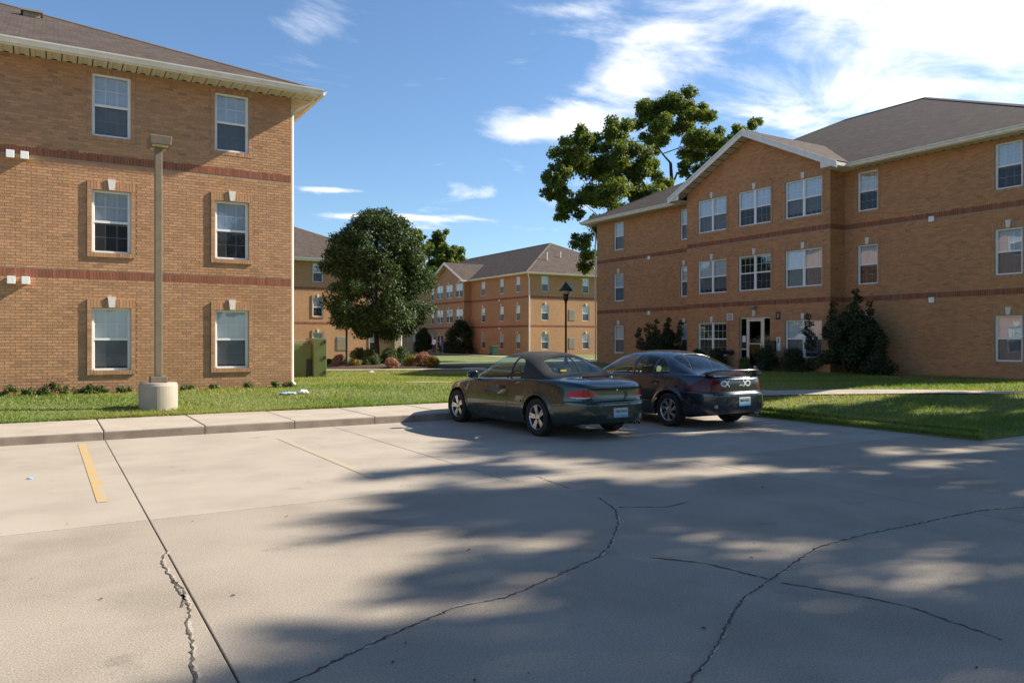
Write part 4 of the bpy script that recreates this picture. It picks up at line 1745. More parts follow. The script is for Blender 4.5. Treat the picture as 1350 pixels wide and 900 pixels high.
def blades(n, x0, x1, y0, y1, h, w, falloff, keep=None):
    P = np.stack([RNG.uniform(x0, x1, n), RNG.uniform(y0, y1, n)], 1)
    d = np.hypot(P[:, 0], P[:, 1])
    P = P[RNG.random(n) < np.clip(falloff / d, 0, 1) ** 1.6]
    ok = np.ones(len(P), bool)
    for pl in PATHS:
        for a, b_ in zip(pl[:-1], pl[1:]):
            a, b_ = np.array(a), np.array(b_)
            t = np.clip(((P - a) @ (b_ - a)) / ((b_ - a) @ (b_ - a)), 0, 1)
            ok &= np.hypot(*(P - a - t[:, None] * (b_ - a)).T) > .6
    ok &= ~((P[:, 0] < 5.5) & (P[:, 1] > 20.42))
    ok &= ((P[:, 0] - 13.2) / 4.7) ** 2 + ((P[:, 1] - 32.9) / 2.6) ** 2 > 1
    P = P[ok]
    n = len(P)
    hh = h * RNG.uniform(.5, 1.3, n) * (1 + .5 * np.sin(P[:, 0] * 1.7 + 2 * np.sin(P[:, 1])) * .5)
    a = RNG.uniform(0, 2 * np.pi, n)
    lean = RNG.uniform(.2, 1.1, n) * hh
    la = RNG.uniform(0, 2 * np.pi, n)
    z = gz(P[:, 0], P[:, 1]) - .004
    B = np.stack([P[:, 0], P[:, 1], z], 1)
    wv = np.stack([np.cos(a), np.sin(a), 0 * a], 1) * (w * RNG.uniform(.6, 1.4, n))[:, None]
    T = B + np.stack([np.cos(la) * lean, np.sin(la) * lean, hh], 1)
    V = np.stack([B - wv, B + wv, T], 1).reshape(-1, 3)
    big = .5 + .25 * np.sin(P[:, 0] * .8 + 1.3 * np.sin(P[:, 1] * .6)) + .2 * np.sin(P[:, 1] * 1.9 + P[:, 0] * .7)
    tone = np.clip(big + RNG.normal(0, .2, n), 0, 1)
    return V, np.arange(n * 3).reshape(-1, 3), tone


parts = [blades(40000, LOT_X + .1, 30, -3, 4.35, .07, .01, 15), blades(150000, -4, LOT_X, WALK_Y + .01, 31, .055, .009, 18), blades(170000, LOT_X + .0, 26, LAWN_Y, 26, .07, .009, 15), blades(12000, LOT_X - .05, LOT_X + .1, LAWN_Y, CURB_Y, .08, .009, 15),
         blades(9000, -4, LOT_X, WALK_Y - .04, WALK_Y + .06, .07, .008, 18)]
V, F = join_np([(v, f) for v, f, t in parts])
g = obj('grass', np_mesh('grass', V, F, tone=np.concatenate([t for _, _, t in parts])), 'leaf_grass')
tag(g, 'short mown green grass covering the lawns', 'grass', kind='stuff')
print('grass tris', len(F))

# ------------------------------------------------------------------ light poles and small things
r = empty('light_pole', (1.92, 17.34, .17))
tag(r, 'tall square brown light pole on a round concrete footing before the left building', 'light pole')
MB().lathe([(0, -.15), (.365, -.15), (.37, .0), (.372, .50), (.35, .56), (0, .565)], 40).build('footing', 'concrete_pale', r, smooth=False)
add_bevel(MB().box(-.16, .16, -.16, .16, .566, .69).build('base_cover', 'pole_paint', r), .01)
add_bevel(MB().box(-.07, .07, -.07, .07, .69, 5.42).build('shaft', 'pole_paint', r), .012)
hd = add_bevel(MB().add([(-.17, -.28, 5.42), (.21, -.28, 5.42), (.21, .28, 5.42), (-.17, .28, 5.42), (-.19, -.30, 5.60), (.23, -.30, 5.60), (.23, .30, 5.60), (-.19, .30, 5.60)],
                        [(0, 3, 2, 1), (4, 5, 6, 7), (0, 1, 5, 4), (1, 2, 6, 5), (2, 3, 7, 6), (3, 0, 4, 7)]).build('lamp_head', 'pole_paint', r), .015)
for y0 in (-.24, .09):
    MB().box(-.13, .17, y0, y0 + .15, 5.405, 5.418).build('lens', 'lens_glass', hd)
r.rotation_euler = (0, 0, 0)


def lantern(x, d, lab, gr):
    X_, Y_ = bed(x, d)
    r = empty('lantern_post', G(X_, Y_))
    tag(r, lab, 'street lamp', gr)
    MB().lathe([(0, -.1), (.13, -.1), (.13, .05), (.09, .25), (.07, .35), (.055, .5), (.05, 3.1), (.07, 3.12), (.07, 3.2), (.05, 3.22)], 16).build('post', 'black_metal', r, smooth=True)
    h = MB().lathe([(.05, 3.2), (.12, 3.26), (.13, 3.42), (.12, 3.5), (.17, 3.55), (.17, 3.58)], 20).build('fitter', 'black_metal', r, smooth=True)
    MB().lathe([(.15, 3.58), (.19, 3.66), (.20, 3.76), (.19, 3.80)], 20).build('globe', 'lens_glass', h, smooth=True)
    MB().lathe([(.34, 3.74), (.36, 3.76), (.27, 3.86), (.16, 4.0), (.10, 4.10), (.05, 4.14), (.02, 4.22), (0, 4.24)], 24).build('shade', 'black_metal', r, smooth=True)


lantern(746, 39.0, 'black lantern post in front of the far sunlit end wall', 'lantern posts along the walks')
lantern(457, 38.6, 'black lantern post half hidden by the crown of the round tree', 'lantern posts along the walks')

# green transformer cabinet
r = empty('utility_box', G(6.95, 25.6))
tag(r, 'green metal utility cabinet on the lawn beside the left building corner', 'utility box')
add_bevel(MB().box(-.80, .55, -.25, .95, -.1, 1.10).build('cabinet', 'green_box', r), .02)
add_bevel(MB().box(.555, 1.0, -.42, .85, -.1, 1.30).build('door_compartment', 'green_box', r), .02)
lid = add_bevel(MB().box(.0, .54, .1, .9, 1.105, 1.24).build('lid', 'tan_metal', r), .01)
hn = MB()
for z in (.12, .62, 1.14):
    hn.box(.90, .97, -.44, -.421, z, z + .09)
hn.build('hinge', 'black_metal', r)
MB().box(.36, .54, -.262, -.251, .0, .62).build('latch_recess', 'black_metal', r)
r.rotation_euler = (0, 0, math.radians(-4))
# recycling cart by the far building
X_, Y_ = bed(651, 70)
r = empty('waste_cart', G(X_, Y_))
r.scale = (.72, .72, .85)
tag(r, 'green wheeled waste cart on the grass before the far building', 'waste cart')
add_bevel(MB().add([(-.36, -.3, .05), (.36, -.3, .05), (.36, .3, .05), (-.36, .3, .05), (-.46, -.4, .95), (.46, -.4, .95), (.46, .4, .95), (-.46, .4, .95)],
                   [(0, 3, 2, 1), (4, 5, 6, 7), (0, 1, 5, 4), (1, 2, 6, 5), (2, 3, 7, 6), (3, 0, 4, 7)]).build('bin', 'cart_green', r) if False else
          MB().add([(-.36, -.3, .05), (.36, -.3, .05), (.36, .3, .05), (-.36, .3, .05), (-.46, -.4, .95), (.46, -.4, .95), (.46, .4, .95), (-.46, .4, .95)],
                   [(0, 3, 2, 1), (4, 5, 6, 7), (0, 1, 5, 4), (1, 2, 6, 5), (2, 3, 7, 6), (3, 0, 4, 7)]).build('bin', noisy('cart_green', (.02, .10, .06), (.018, .08, .05), 5, .5), r), .03)
add_bevel(MB().box(-.48, .48, -.42, .46, .96, 1.04).build('lid', 'cart_green', r), .03)
MB().cyl((-.5, .3, .12), (-.4, .3, .12), .12).cyl((.4, .3, .12), (.5, .3, .12), .12).build('wheel', 'black_metal', r)


def crumple(name, lab, x, y, s, mat, cat, seed, flat=.5):
    rs = random.Random(seed)
    bm = bmesh.new()
    bmesh.ops.create_icosphere(bm, subdivisions=3, radius=1)
    for v in bm.verts:
        k = 1 + rs.uniform(-.28, .28)
        v.co = Vector((v.co.x * s * k, v.co.y * s * .6 * k, max(-.02, v.co.z * s * flat * k)))
    me = bpy.data.meshes.new(name)
    bm.to_mesh(me)
    bm.free()
    o = obj(name, me, mat)
    o.location = (x, y, float(gz(x, y)) + .04)
    tag(o, lab, cat)
    return o


q = px(376, 521)
q = Vector((5.17, 18.55))
crumple('plastic_bag', 'flat white and blue plastic bag lying on the grass by the left building corner', q.x - .28, q.y, .20, 'blue_plastic', 'litter', 1, .15)
crumple('paper_wad', 'crumpled white paper next to the plastic bag on the grass', q.x + .12, q.y + .08, .11, 'paper', 'litter', 2, .6)
q = bed(490, 28.5)
crumple('paper_scrap', 'small white paper scrap on the lawn before the mulch bed', q[0], q[1], .09, 'paper', 'litter', 3, .5)
q = px(40, 631)
o = crumple('bottle_cap_litter', 'tiny blue plastic scrap on the concrete left of the yellow line', q.x, q.y, .028, 'blue_plastic', 'litter', 5, .5)
o.location.z = .012
struct(blob('bare_patch', *bed(565, 22.4), .75, .28, 'bare_ground', dz=.012, h=.012, rot=-.5, seed=9))
# fallen leaves and grit
for i in range(30):
    q = px(RNG.uniform(20, 1330), 600 + 300 * RNG.random() ** 1.1)
    b = MB()
    s = RNG.uniform(.006, .015)
    a = RNG.uniform(0, 6.28)
    ca, sa = math.cos(a) * s, math.sin(a) * s
    b.add([(-ca * 1.4, -sa * 1.4, .004), (sa * .6, -ca * .6, .010), (ca * 1.4, sa * 1.4, .005), (-sa * .6, ca * .6, .012)], [(0, 1, 2, 3)])
    o = b.build('fallen_leaf', 'bark')
    o.location = (q.x, q.y, 0)
    tag(o, 'dry brown fallen leaf lying on the lot concrete', 'leaf', 'fallen leaves on the lot')


# ------------------------------------------------------------------ people by the far door
def person(lab, x, d, rz, shirt, pants, skin=(.10, .055, .035), hold=False):
    X_, Y_ = bed(x, d)
    m = new_mat('clothes', (.5, .5, .5), .85)
    t = NT(m)
    tc = t.n('ShaderNodeTexCoord')
    sp = t.n('ShaderNodeSeparateXYZ')
    t.link(tc.outputs['Object'], sp.inputs[0])
    rp = t.n('ShaderNodeValToRGB')
    rp.color_ramp.interpolation = 'CONSTANT'
    mr = t.n('ShaderNodeMath', operation='DIVIDE')
    mr.inputs[1].default_value = 2.0
    t.link(sp.outputs[2], mr.inputs[0])
    t.link(mr.outputs[0], rp.inputs[0])
    e = rp.color_ramp.elements
    e[0].position, e[0].color = 0, (.5, .5, .5, 1)
    e[1].position, e[1].color = .04, (*pants, 1)
    for pos, c in ((.47, shirt), (.735, skin), (.83, (.012, .01, .01))):
        n = e.new(pos)
        n.color = (*c, 1)
    t.link(rp.outputs[0], t.b.inputs['Base Color'])
    J = {'pel': (0, 0, .95, .15), 'sp': (0, 0, 1.15, .14), 'ch': (0, 0, 1.36, .16), 'nk': (0, 0, 1.50, .06), 'hd': (0, .02, 1.62, .095), 'tp': (0, .01, 1.72, .07),
         'sl': (-.19, 0, 1.42, .065), 'el': (-.25, .04, 1.14, .05), 'wl': (-.20, .2, .98, .035), 'hl': (-.18, .27, .95, .03),
         'sr': (.19, 0, 1.42, .065), 'er': (.25, .02, 1.14, .05), 'wr': (.24, .10, .90, .035), 'hr': (.23, .13, .82, .03),
         'pl': (-.1, 0, .88, .10), 'kl': (-.12, .03, .50, .075), 'al': (-.12, -.02, .09, .05), 'tl': (-.13, .14, .04, .04),
         'pr': (.1, 0, .88, .10), 'kr': (.12, .06, .50, .075), 'ar': (.13, .05, .09, .05), 'tr': (.14, .2, .04, .04)}
    E_ = [('pel', 'sp'), ('sp', 'ch'), ('ch', 'nk'), ('nk', 'hd'), ('hd', 'tp'), ('ch', 'sl'), ('sl', 'el'), ('el', 'wl'), ('wl', 'hl'), ('ch', 'sr'), ('sr', 'er'), ('er', 'wr'), ('wr', 'hr'),
          ('pel', 'pl'), ('pl', 'kl'), ('kl', 'al'), ('al', 'tl'), ('pel', 'pr'), ('pr', 'kr'), ('kr', 'ar'), ('ar', 'tr')]
    ks = list(J)
    me = bpy.data.meshes.new('person')
    me.from_pydata([J[k][:3] for k in ks], [(ks.index(a), ks.index(b_)) for a, b_ in E_], [])
    o = obj('person', me, m)
    md = o.modifiers.new('skin', 'SKIN')
    for i, k in enumerate(ks):
        me.skin_vertices[0].data[i].radius = (J[k][3], J[k][3] * .8)
        me.skin_vertices[0].data[i].use_root = (k == 'pel')
    sb_ = o.modifiers.new('sub', 'SUBSURF')
    sb_.levels = sb_.render_levels = 2
    o.location = G(X_, Y_)
    o.rotation_euler = (0, 0, rz)
    tag(o, lab, 'person')
    return o


person('person in a white shirt and dark trousers standing before the far entrance', 572.5, 80.0, 2.0, (.75, .75, .78), (.04, .045, .07))
person('person in a purple top and blue jeans standing nearer the far glass door', 583.0, 80.0, -2.2, (.22, .12, .2), (.12, .16, .26))

# ------------------------------------------------------------------ cars
def paint(name, c, flake=.25):
    m = new_mat(name, c, .32, .35, .5)
    b_ = m.node_tree.nodes['Principled BSDF']
    b_.inputs['Coat Weight'].default_value = 1.0
    b_.inputs['Coat Roughness'].default_value = .04
    t = NT(m)
    tc = t.n('ShaderNodeTexCoord')
    n = t.n('ShaderNodeTexNoise')
    n.inputs['Scale'].default_value = 2.5
    n.inputs['Detail'].default_value = 6
    t.link(tc.outputs['Object'], n.inputs['Vector'])
    mr = t.n('ShaderNodeMapRange')
    mr.inputs['To Min'].default_value = .2
    mr.inputs['To Max'].default_value = .34
    t.link(n.outputs['Fac'], mr.inputs[0])
    t.link(mr.outputs[0], t.b.inputs['Roughness'])
    mr2 = t.n('ShaderNodeMapRange')
    mr2.inputs['From Min'].default_value = .4
    mr2.inputs['From Max'].default_value = .8
    mr2.inputs['To Min'].default_value = .015
    mr2.inputs['To Max'].default_value = .06
    t.link(n.outputs['Fac'], mr2.inputs[0])
    t.link(mr2.outputs[0], t.b.inputs['Coat Roughness'])
    return m


paint('paint_green', (.011, .025, .020))
paint('paint_blue', (.016, .022, .034))
noisy('soft_top', (.030, .029, .029), (.042, .040, .040), 120, .9, .5, 300)
noisy('rubber', (.014, .014, .014), (.022, .021, .02), 20, .8)
noisy('car_trim', (.012, .012, .013), (.018, .018, .018), 15, .55)
noisy('under', (.012, .011, .010), (.02, .018, .016), 8, .9)
noisy('seat', (.055, .052, .05), (.04, .038, .036), 12, .8)
new_mat('alloy', (.62, .62, .62), .28, .9)
new_mat('chrome', (.75, .75, .75), .12, 1.0)
new_mat('tail_red', (.50, .010, .012), .18, 0, .35)
new_mat('tail_dark', (.11, .005, .006), .15, 0, .4)
new_mat('tail_white', (.70, .60, .58), .2, 0, .4)
new_mat('plate_white', (.42, .44, .47), .4)
new_mat('plate_blue', (.08, .30, .50), .4)
new_mat('plate_ink', (.02, .03, .10), .5)
new_mat('ribbon_white', (.75, .75, .74), .5)
new_mat('sticker_yellow', (.75, .6, .08), .5)


def crv(pts):
    """smooth curve through (x, y) pairs"""
    X = np.array([p[0] for p in pts], float)
    Y = np.array([p[1] for p in pts], float)
    h = np.diff(X)
    dl = np.diff(Y) / h
    m = np.zeros(len(X))
    m[0], m[-1] = dl[0], dl[-1]
    for i in range(1, len(X) - 1):
        m[i] = 0 if dl[i - 1] * dl[i] <= 0 else 2 * dl[i - 1] * dl[i] / (dl[i - 1] + dl[i])

    def f(x):
        x = np.clip(np.asarray(x, float), X[0], X[-1])
        i = np.clip(np.searchsorted(X, x) - 1, 0, len(h) - 1)
        t = (x - X[i]) / h[i]
        return (Y[i] * (1 + 2 * t) * (1 - t) ** 2 + m[i] * h[i] * t * (1 - t) ** 2 + Y[i + 1] * t * t * (3 - 2 * t) + m[i + 1] * h[i] * t * t * (t - 1))
    return f


class Car:
    def __init__(self, S, root):
        self.S, self.root = S, root
        Ln, W = S['L'], S['W']
        K, J = 900, 90
        a, b_ = Ln / 2, W / 2
        ph = np.linspace(0, math.pi, 6000)
        nr = np.where(np.cos(ph) > 0, S['n_rear'], S['n_front'])
        c, s = np.cos(ph), np.sin(ph)
        s0 = a - a * np.sign(c) * np.abs(c) ** (2 / nr)
        y0 = b_ * np.abs(s) ** (2 / nr)
        arc = np.concatenate([[0], np.cumsum(np.hypot(np.diff(s0), np.diff(y0)))])
        A = np.linspace(0, arc[-1], K + 1)
        s0, y0 = np.interp(A, arc, s0), np.interp(A, arc, y0)
        ds, dy = np.gradient(s0), np.gradient(y0)
        ln = np.hypot(ds, dy)
        ns, ny = -dy / ln, ds / ln              # outward normal in (s, y)
        ns[0], ny[0], ns[-1], ny[-1] = -1, 0, 1, 0
        self.A = A
        zb, zs = S['zb'](s0), S['zs'](s0)
        v = np.linspace(0, 1, J + 1)
        Z = zb[:, None] + (zs - zb)[:, None] * v[None]
        rr = .055
        q = np.clip((Z - (zs[:, None] - rr)) / rr, 0, 1)
        rnd = rr * (1 - np.sqrt(np.clip(1 - q ** 2, 0, 1)))
        side = S['side_in'](Z) + rnd * .9
        rear = S['rear_in'](Z) + rnd * .6
        front = S['front_in'](Z) + rnd
        wy = (ny ** 2)[:, None]
        wr = np.where(ns < 0, ns ** 2, 0)[:, None]
        wf = np.where(ns > 0, ns ** 2, 0)[:, None]
        off = wy * side + wr * rear + wf * front
        # flared wheel arches
        for sw in (S['s_rear'], S['s_front']):
            d = np.hypot(s0[:, None] - sw, Z - S['R'])
            off -= wy * .018 * np.exp(-((d - S['Ra']) / .05) ** 2) * (d > S['Ra'] - .03)
        self.Sx = s0[:, None] - ns[:, None] * off
        self.Y = np.maximum(0, y0[:, None] - ny[:, None] * off)
        self.Y[0], self.Y[-1] = 0, 0
        self.Z = Z
        self.s0, self.ny, self.ns = s0, ny, ns
        # snap to the wheel arch circles
        for sw in (S['s_rear'], S['s_front']):
            dx, dz = self.Sx - sw, self.Z - S['R']
            d = np.hypot(dx, dz)
            m = (np.abs(d - S['Ra']) < .0075) & (np.abs(self.ny)[:, None] > .8)
            k = np.where(m, S['Ra'] / np.maximum(d, 1e-6), 1)
            self.Sx = sw + dx * k
            self.Z = S['R'] + dz * k

    def loc(self, s, x, z):
        return np.stack([x, s - self.S['s_rear'], z], -1)

    def emit(self, P, label, both=True, single=(), inset={}):
        """P grid (n,m,3); label (n-1,m-1) array of part keys; mirrored over x=0"""
        n, m = P.shape[:2]
        idx = np.arange(n * m).reshape(n, m)
        Q = np.stack([idx[:-1, :-1], idx[1:, :-1], idx[1:, 1:], idx[:-1, 1:]], -1)
        flat = P.reshape(-1, 3)
        out = {}
        for key in np.unique(label):
            if key == '':
                continue
            f = Q[label == key]
            for sgn in (1, -1):
                V = flat.copy()
                V[:, 0] *= sgn
                ff = f if sgn > 0 else f[:, ::-1]
                out.setdefault((key, sgn), []).append((V, ff))
        return out

    def make(self, pieces, names, mats, labels=None):
        """pieces: dict (key,sgn)->list of (V,F). names[key]=(object name, split sides?)"""
        groups = {}
        for (key, sgn), lst in pieces.items():
            nm, split = names[key]
            groups.setdefault((key, sgn if split else 0), []).extend(lst)
        made = {}
        for (key, sgn), lst in groups.items():
            V, F = join_np(lst)
            used, inv = np.unique(F, return_inverse=True)
            me = np_mesh(names[key][0], V[used], inv.reshape(F.shape), smooth=True)
            bm = bmesh.new()
            bm.from_mesh(me)
            bmesh.ops.remove_doubles(bm, verts=bm.verts, dist=.0004)
            bm.to_mesh(me)
            bm.free()
            made[(key, sgn)] = obj(names[key][0], me, mats[key], self.root)
        return made

    def side_pt(self, s, z, out=.0025):
        """point on the flank at station s, height z (right side)"""
        j = np.argmin(np.abs(self.Z[len(self.A) // 2] - z))
        k0, k1 = np.searchsorted(self.ny > .5, True), len(self.ny) - np.searchsorted((self.ny > .5)[::-1], True)
        k = k0 + int(np.argmin(np.abs(self.Sx[k0:k1, j] - s)))
        j = int(np.argmin(np.abs(self.Z[k] - z)))
        y = self.Y[k, j]
        return Vector((y + out, s - self.S['s_rear'], z))

    def rear_pt(self, x, z, out=.003):
        """point on the rear face at lateral x, height z"""
        k1 = len(self.A) // 5
        j = int(np.argmin(np.abs(self.Z[5] - z)))
        k = int(np.argmin(np.abs(self.Y[:k1, j] - abs(x))))
        j = int(np.argmin(np.abs(self.Z[k] - z)))
        return Vector((x, self.Sx[k, j] - self.S['s_rear'] - out, z))

    def strip(self, name, pts, w, mat, out=.0025, sides=(1, -1), depth=None, parent=None):
        """thin band along a path of (s,z) on the flank"""
        P = []
        for (a, b_) in zip(pts[:-1], pts[1:]):
            n = max(2, int(math.hypot(b_[0] - a[0], b_[1] - a[1]) / .03))
            for i in range(n):
                t = i / n
                P.append((a[0] + (b_[0] - a[0]) * t, a[1] + (b_[1] - a[1]) * t))
        P.append(pts[-1])
        res = []
        for sg in sides:
            V, F = [], []
            for i, (s, z) in enumerate(P):
                p0, p1 = P[max(0, i - 1)], P[min(len(P) - 1, i + 1)]
                d = Vector((p1[0] - p0[0], p1[1] - p0[1])).normalized()
                nx, nz = -d.y * w / 2, d.x * w / 2
                for e in (-1, 1):
                    q = self.side_pt(s + nx * e, z + nz * e, out)
                    V.append((q.x * sg, q.y, q.z))
            for i in range(len(P) - 1):
                F.append((2 * i, 2 * i + 2, 2 * i + 3, 2 * i + 1))
            me = bpy.data.meshes.new(name)
            me.from_pydata(V, [], F)
            o = obj(name, me, mat, parent or self.root)
            if depth:
                md = o.modifiers.new('t', 'SOLIDIFY')
                md.thickness = depth
                md.offset = 0
            res.append(o)
        return res


def inpoly(s, z, poly):
    c = np.zeros(s.shape, bool)
    n = len(poly)
    for i in range(n):
        (x0, y0), (x1, y1) = poly[i], poly[(i + 1) % n]
        if y0 == y1:
            continue
        m = ((y0 > z) != (y1 > z)) & (s < (x1 - x0) * (z - y0) / (y1 - y0) + x0)
        c ^= m
    return c


def greenhouse(S):
    """lofted cabin; returns grid of s, y, z and the relative height"""
    n, m = int((S['gs1'] - S['gs0']) / .009), 110
    s = np.linspace(S['gs0'], S['gs1'], n)
    zb, zt, wb = S['belt'](s), S['top'](s), S['wb'](s)
    th = np.linspace(0, math.pi / 2, m)
    e = S['ge']
    cy = np.abs(np.cos(th)) ** (2 / e)
    cz = np.abs(np.sin(th)) ** (2 / e)
    hz = np.maximum(.002, zt - zb)
    Z = zb[:, None] + hz[:, None] * cz[None]
    Y = wb[:, None] * cy[None] * (1 - S['tumble'] * (Z - zb[:, None]) / .45)
    return np.repeat(s[:, None], m, 1), Y, Z, np.repeat(cz[None], n, 0)


def cen(a):
    return (a[:-1, :-1] + a[1:, :-1] + a[1:, 1:] + a[:-1, 1:]) / 4


def wheel(car, s, side, R, width, style):
    """alloy wheel with tyre; axis along x"""
    root = car.root
    x = side * (car.S['W'] / 2 - width / 2 - .015)
    b_ = MB()
    rr = R * .66
    f = width / 2
    b_.lathe([(rr * .98, -f * .9), (rr, -f * .7), (rr, f * .75), (rr * 1.03, f * .86), (rr * .99, f * .9), (rr * .93, f * .72), (rr * .90, f * .2), (rr * .9, -f * .8)], 48, 'X')
    if style == 'five':
        for k in range(5):
            for dd in (-.13, .13):
                a = 2 * math.pi * k / 5 + .3
                d0, d1 = a + dd * .9, a + dd
                p0, p1 = .045, rr * .95
                for (x0, x1) in ((f * .42, f * .74),):
                    v = []
                    for rad, ang, w, xa_, xb_ in ((p0, a + dd * 2.2, .019, x0, x1 - .01), (p1, d1, .019, x0 + .012, x1 + .008)):
                        ca, sa = math.cos(ang), math.sin(ang)
                        for e in (-1, 1):
                            for xx in (xa_, xb_):
                                v.append((xx, rad * ca - e * w * sa, rad * sa + e * w * ca))
                    b_.add(v, [(0, 1, 3, 2), (4, 6, 7, 5), (0, 4, 5, 1), (2, 3, 7, 6), (1, 5, 7, 3), (0, 2, 6, 4)])
    else:
        for k in range(7):
            a = 2 * math.pi * k / 7
            v = []
            for rad, ang, w, xa_, xb_ in ((.05, a - .35, .022, f * .4, f * .72), (rr * .95, a + .12, .034, f * .5, f * .80)):
                ca, sa = math.cos(ang), math.sin(ang)
                for e in (-1, 1):
                    for xx in (xa_, xb_):
                        v.append((xx, rad * ca - e * w * sa, rad * sa + e * w * ca))
            b_.add(v, [(0, 1, 3, 2), (4, 6, 7, 5), (0, 4, 5, 1), (2, 3, 7, 6), (1, 5, 7, 3), (0, 2, 6, 4)])
    b_.lathe([(.0, f * .78), (.035, f * .78), (.062, f * .70), (.065, f * .3)], 24, 'X')
    w = b_.build('wheel', 'alloy', root)
    w.location = (x, s - car.S['s_rear'], R)
    w.rotation_euler = (random.uniform(0, 6), 0, 0 if side > 0 else math.pi)
    t = MB().lathe([(rr * 1.0, -f * .85), (rr * 1.05, -f), (R * .90, -f * 1.02), (R * .975, -f * .90), (R, -f * .72), (R, f * .72), (R * .975, f * .90), (R * .90, f * 1.02), (rr * 1.06, f), (rr * 1.01, f * .86)], 56, 'X')
    t.build('tyre', 'rubber', w, smooth=True)
    d = MB().lathe([(0, -.02), (R * .46, -.02), (R * .46, .0), (0, .0)], 32, 'X')
    d.build('brake_disc', 'under', w)
    g = MB()
    for i in range(5):
        a = 2 * math.pi * i / 5
        g.cyl((f * .7, .042 * math.cos(a), .042 * math.sin(a)), (f * .80, .042 * math.cos(a), .042 * math.sin(a)), .008, n=6)
    o_ = g.build('lug_nuts', 'under', w)
    o_['kind'] = 'stuff'
    return w


def seat_mesh(w, zc, back_h, lean):
    b_ = MB()
    b_.add([(-w, 0, zc - .15), (w, 0, zc - .15), (w, .5, zc - .12), (-w, .5, zc - .12), (-w * .95, 0, zc), (w * .95, 0, zc), (w * .9, .52, zc + .04), (-w * .9, .52, zc + .04)],
           [(0, 3, 2, 1), (4, 5, 6, 7), (0, 1, 5, 4), (1, 2, 6, 5), (2, 3, 7, 6), (3, 0, 4, 7)])
    y0, y1 = -.02, -.02 - lean
    b_.add([(-w, y0 - .14, zc - .1), (w, y0 - .14, zc - .1), (w, y0 + .04, zc - .05), (-w, y0 + .04, zc - .05), (-w * .75, y1 - .1, zc + back_h), (w * .75, y1 - .1, zc + back_h), (w * .75, y1, zc + back_h), (-w * .75, y1, zc + back_h)],
           [(0, 3, 2, 1), (4, 5, 6, 7), (0, 1, 5, 4), (1, 2, 6, 5), (2, 3, 7, 6), (3, 0, 4, 7)])
    return b_


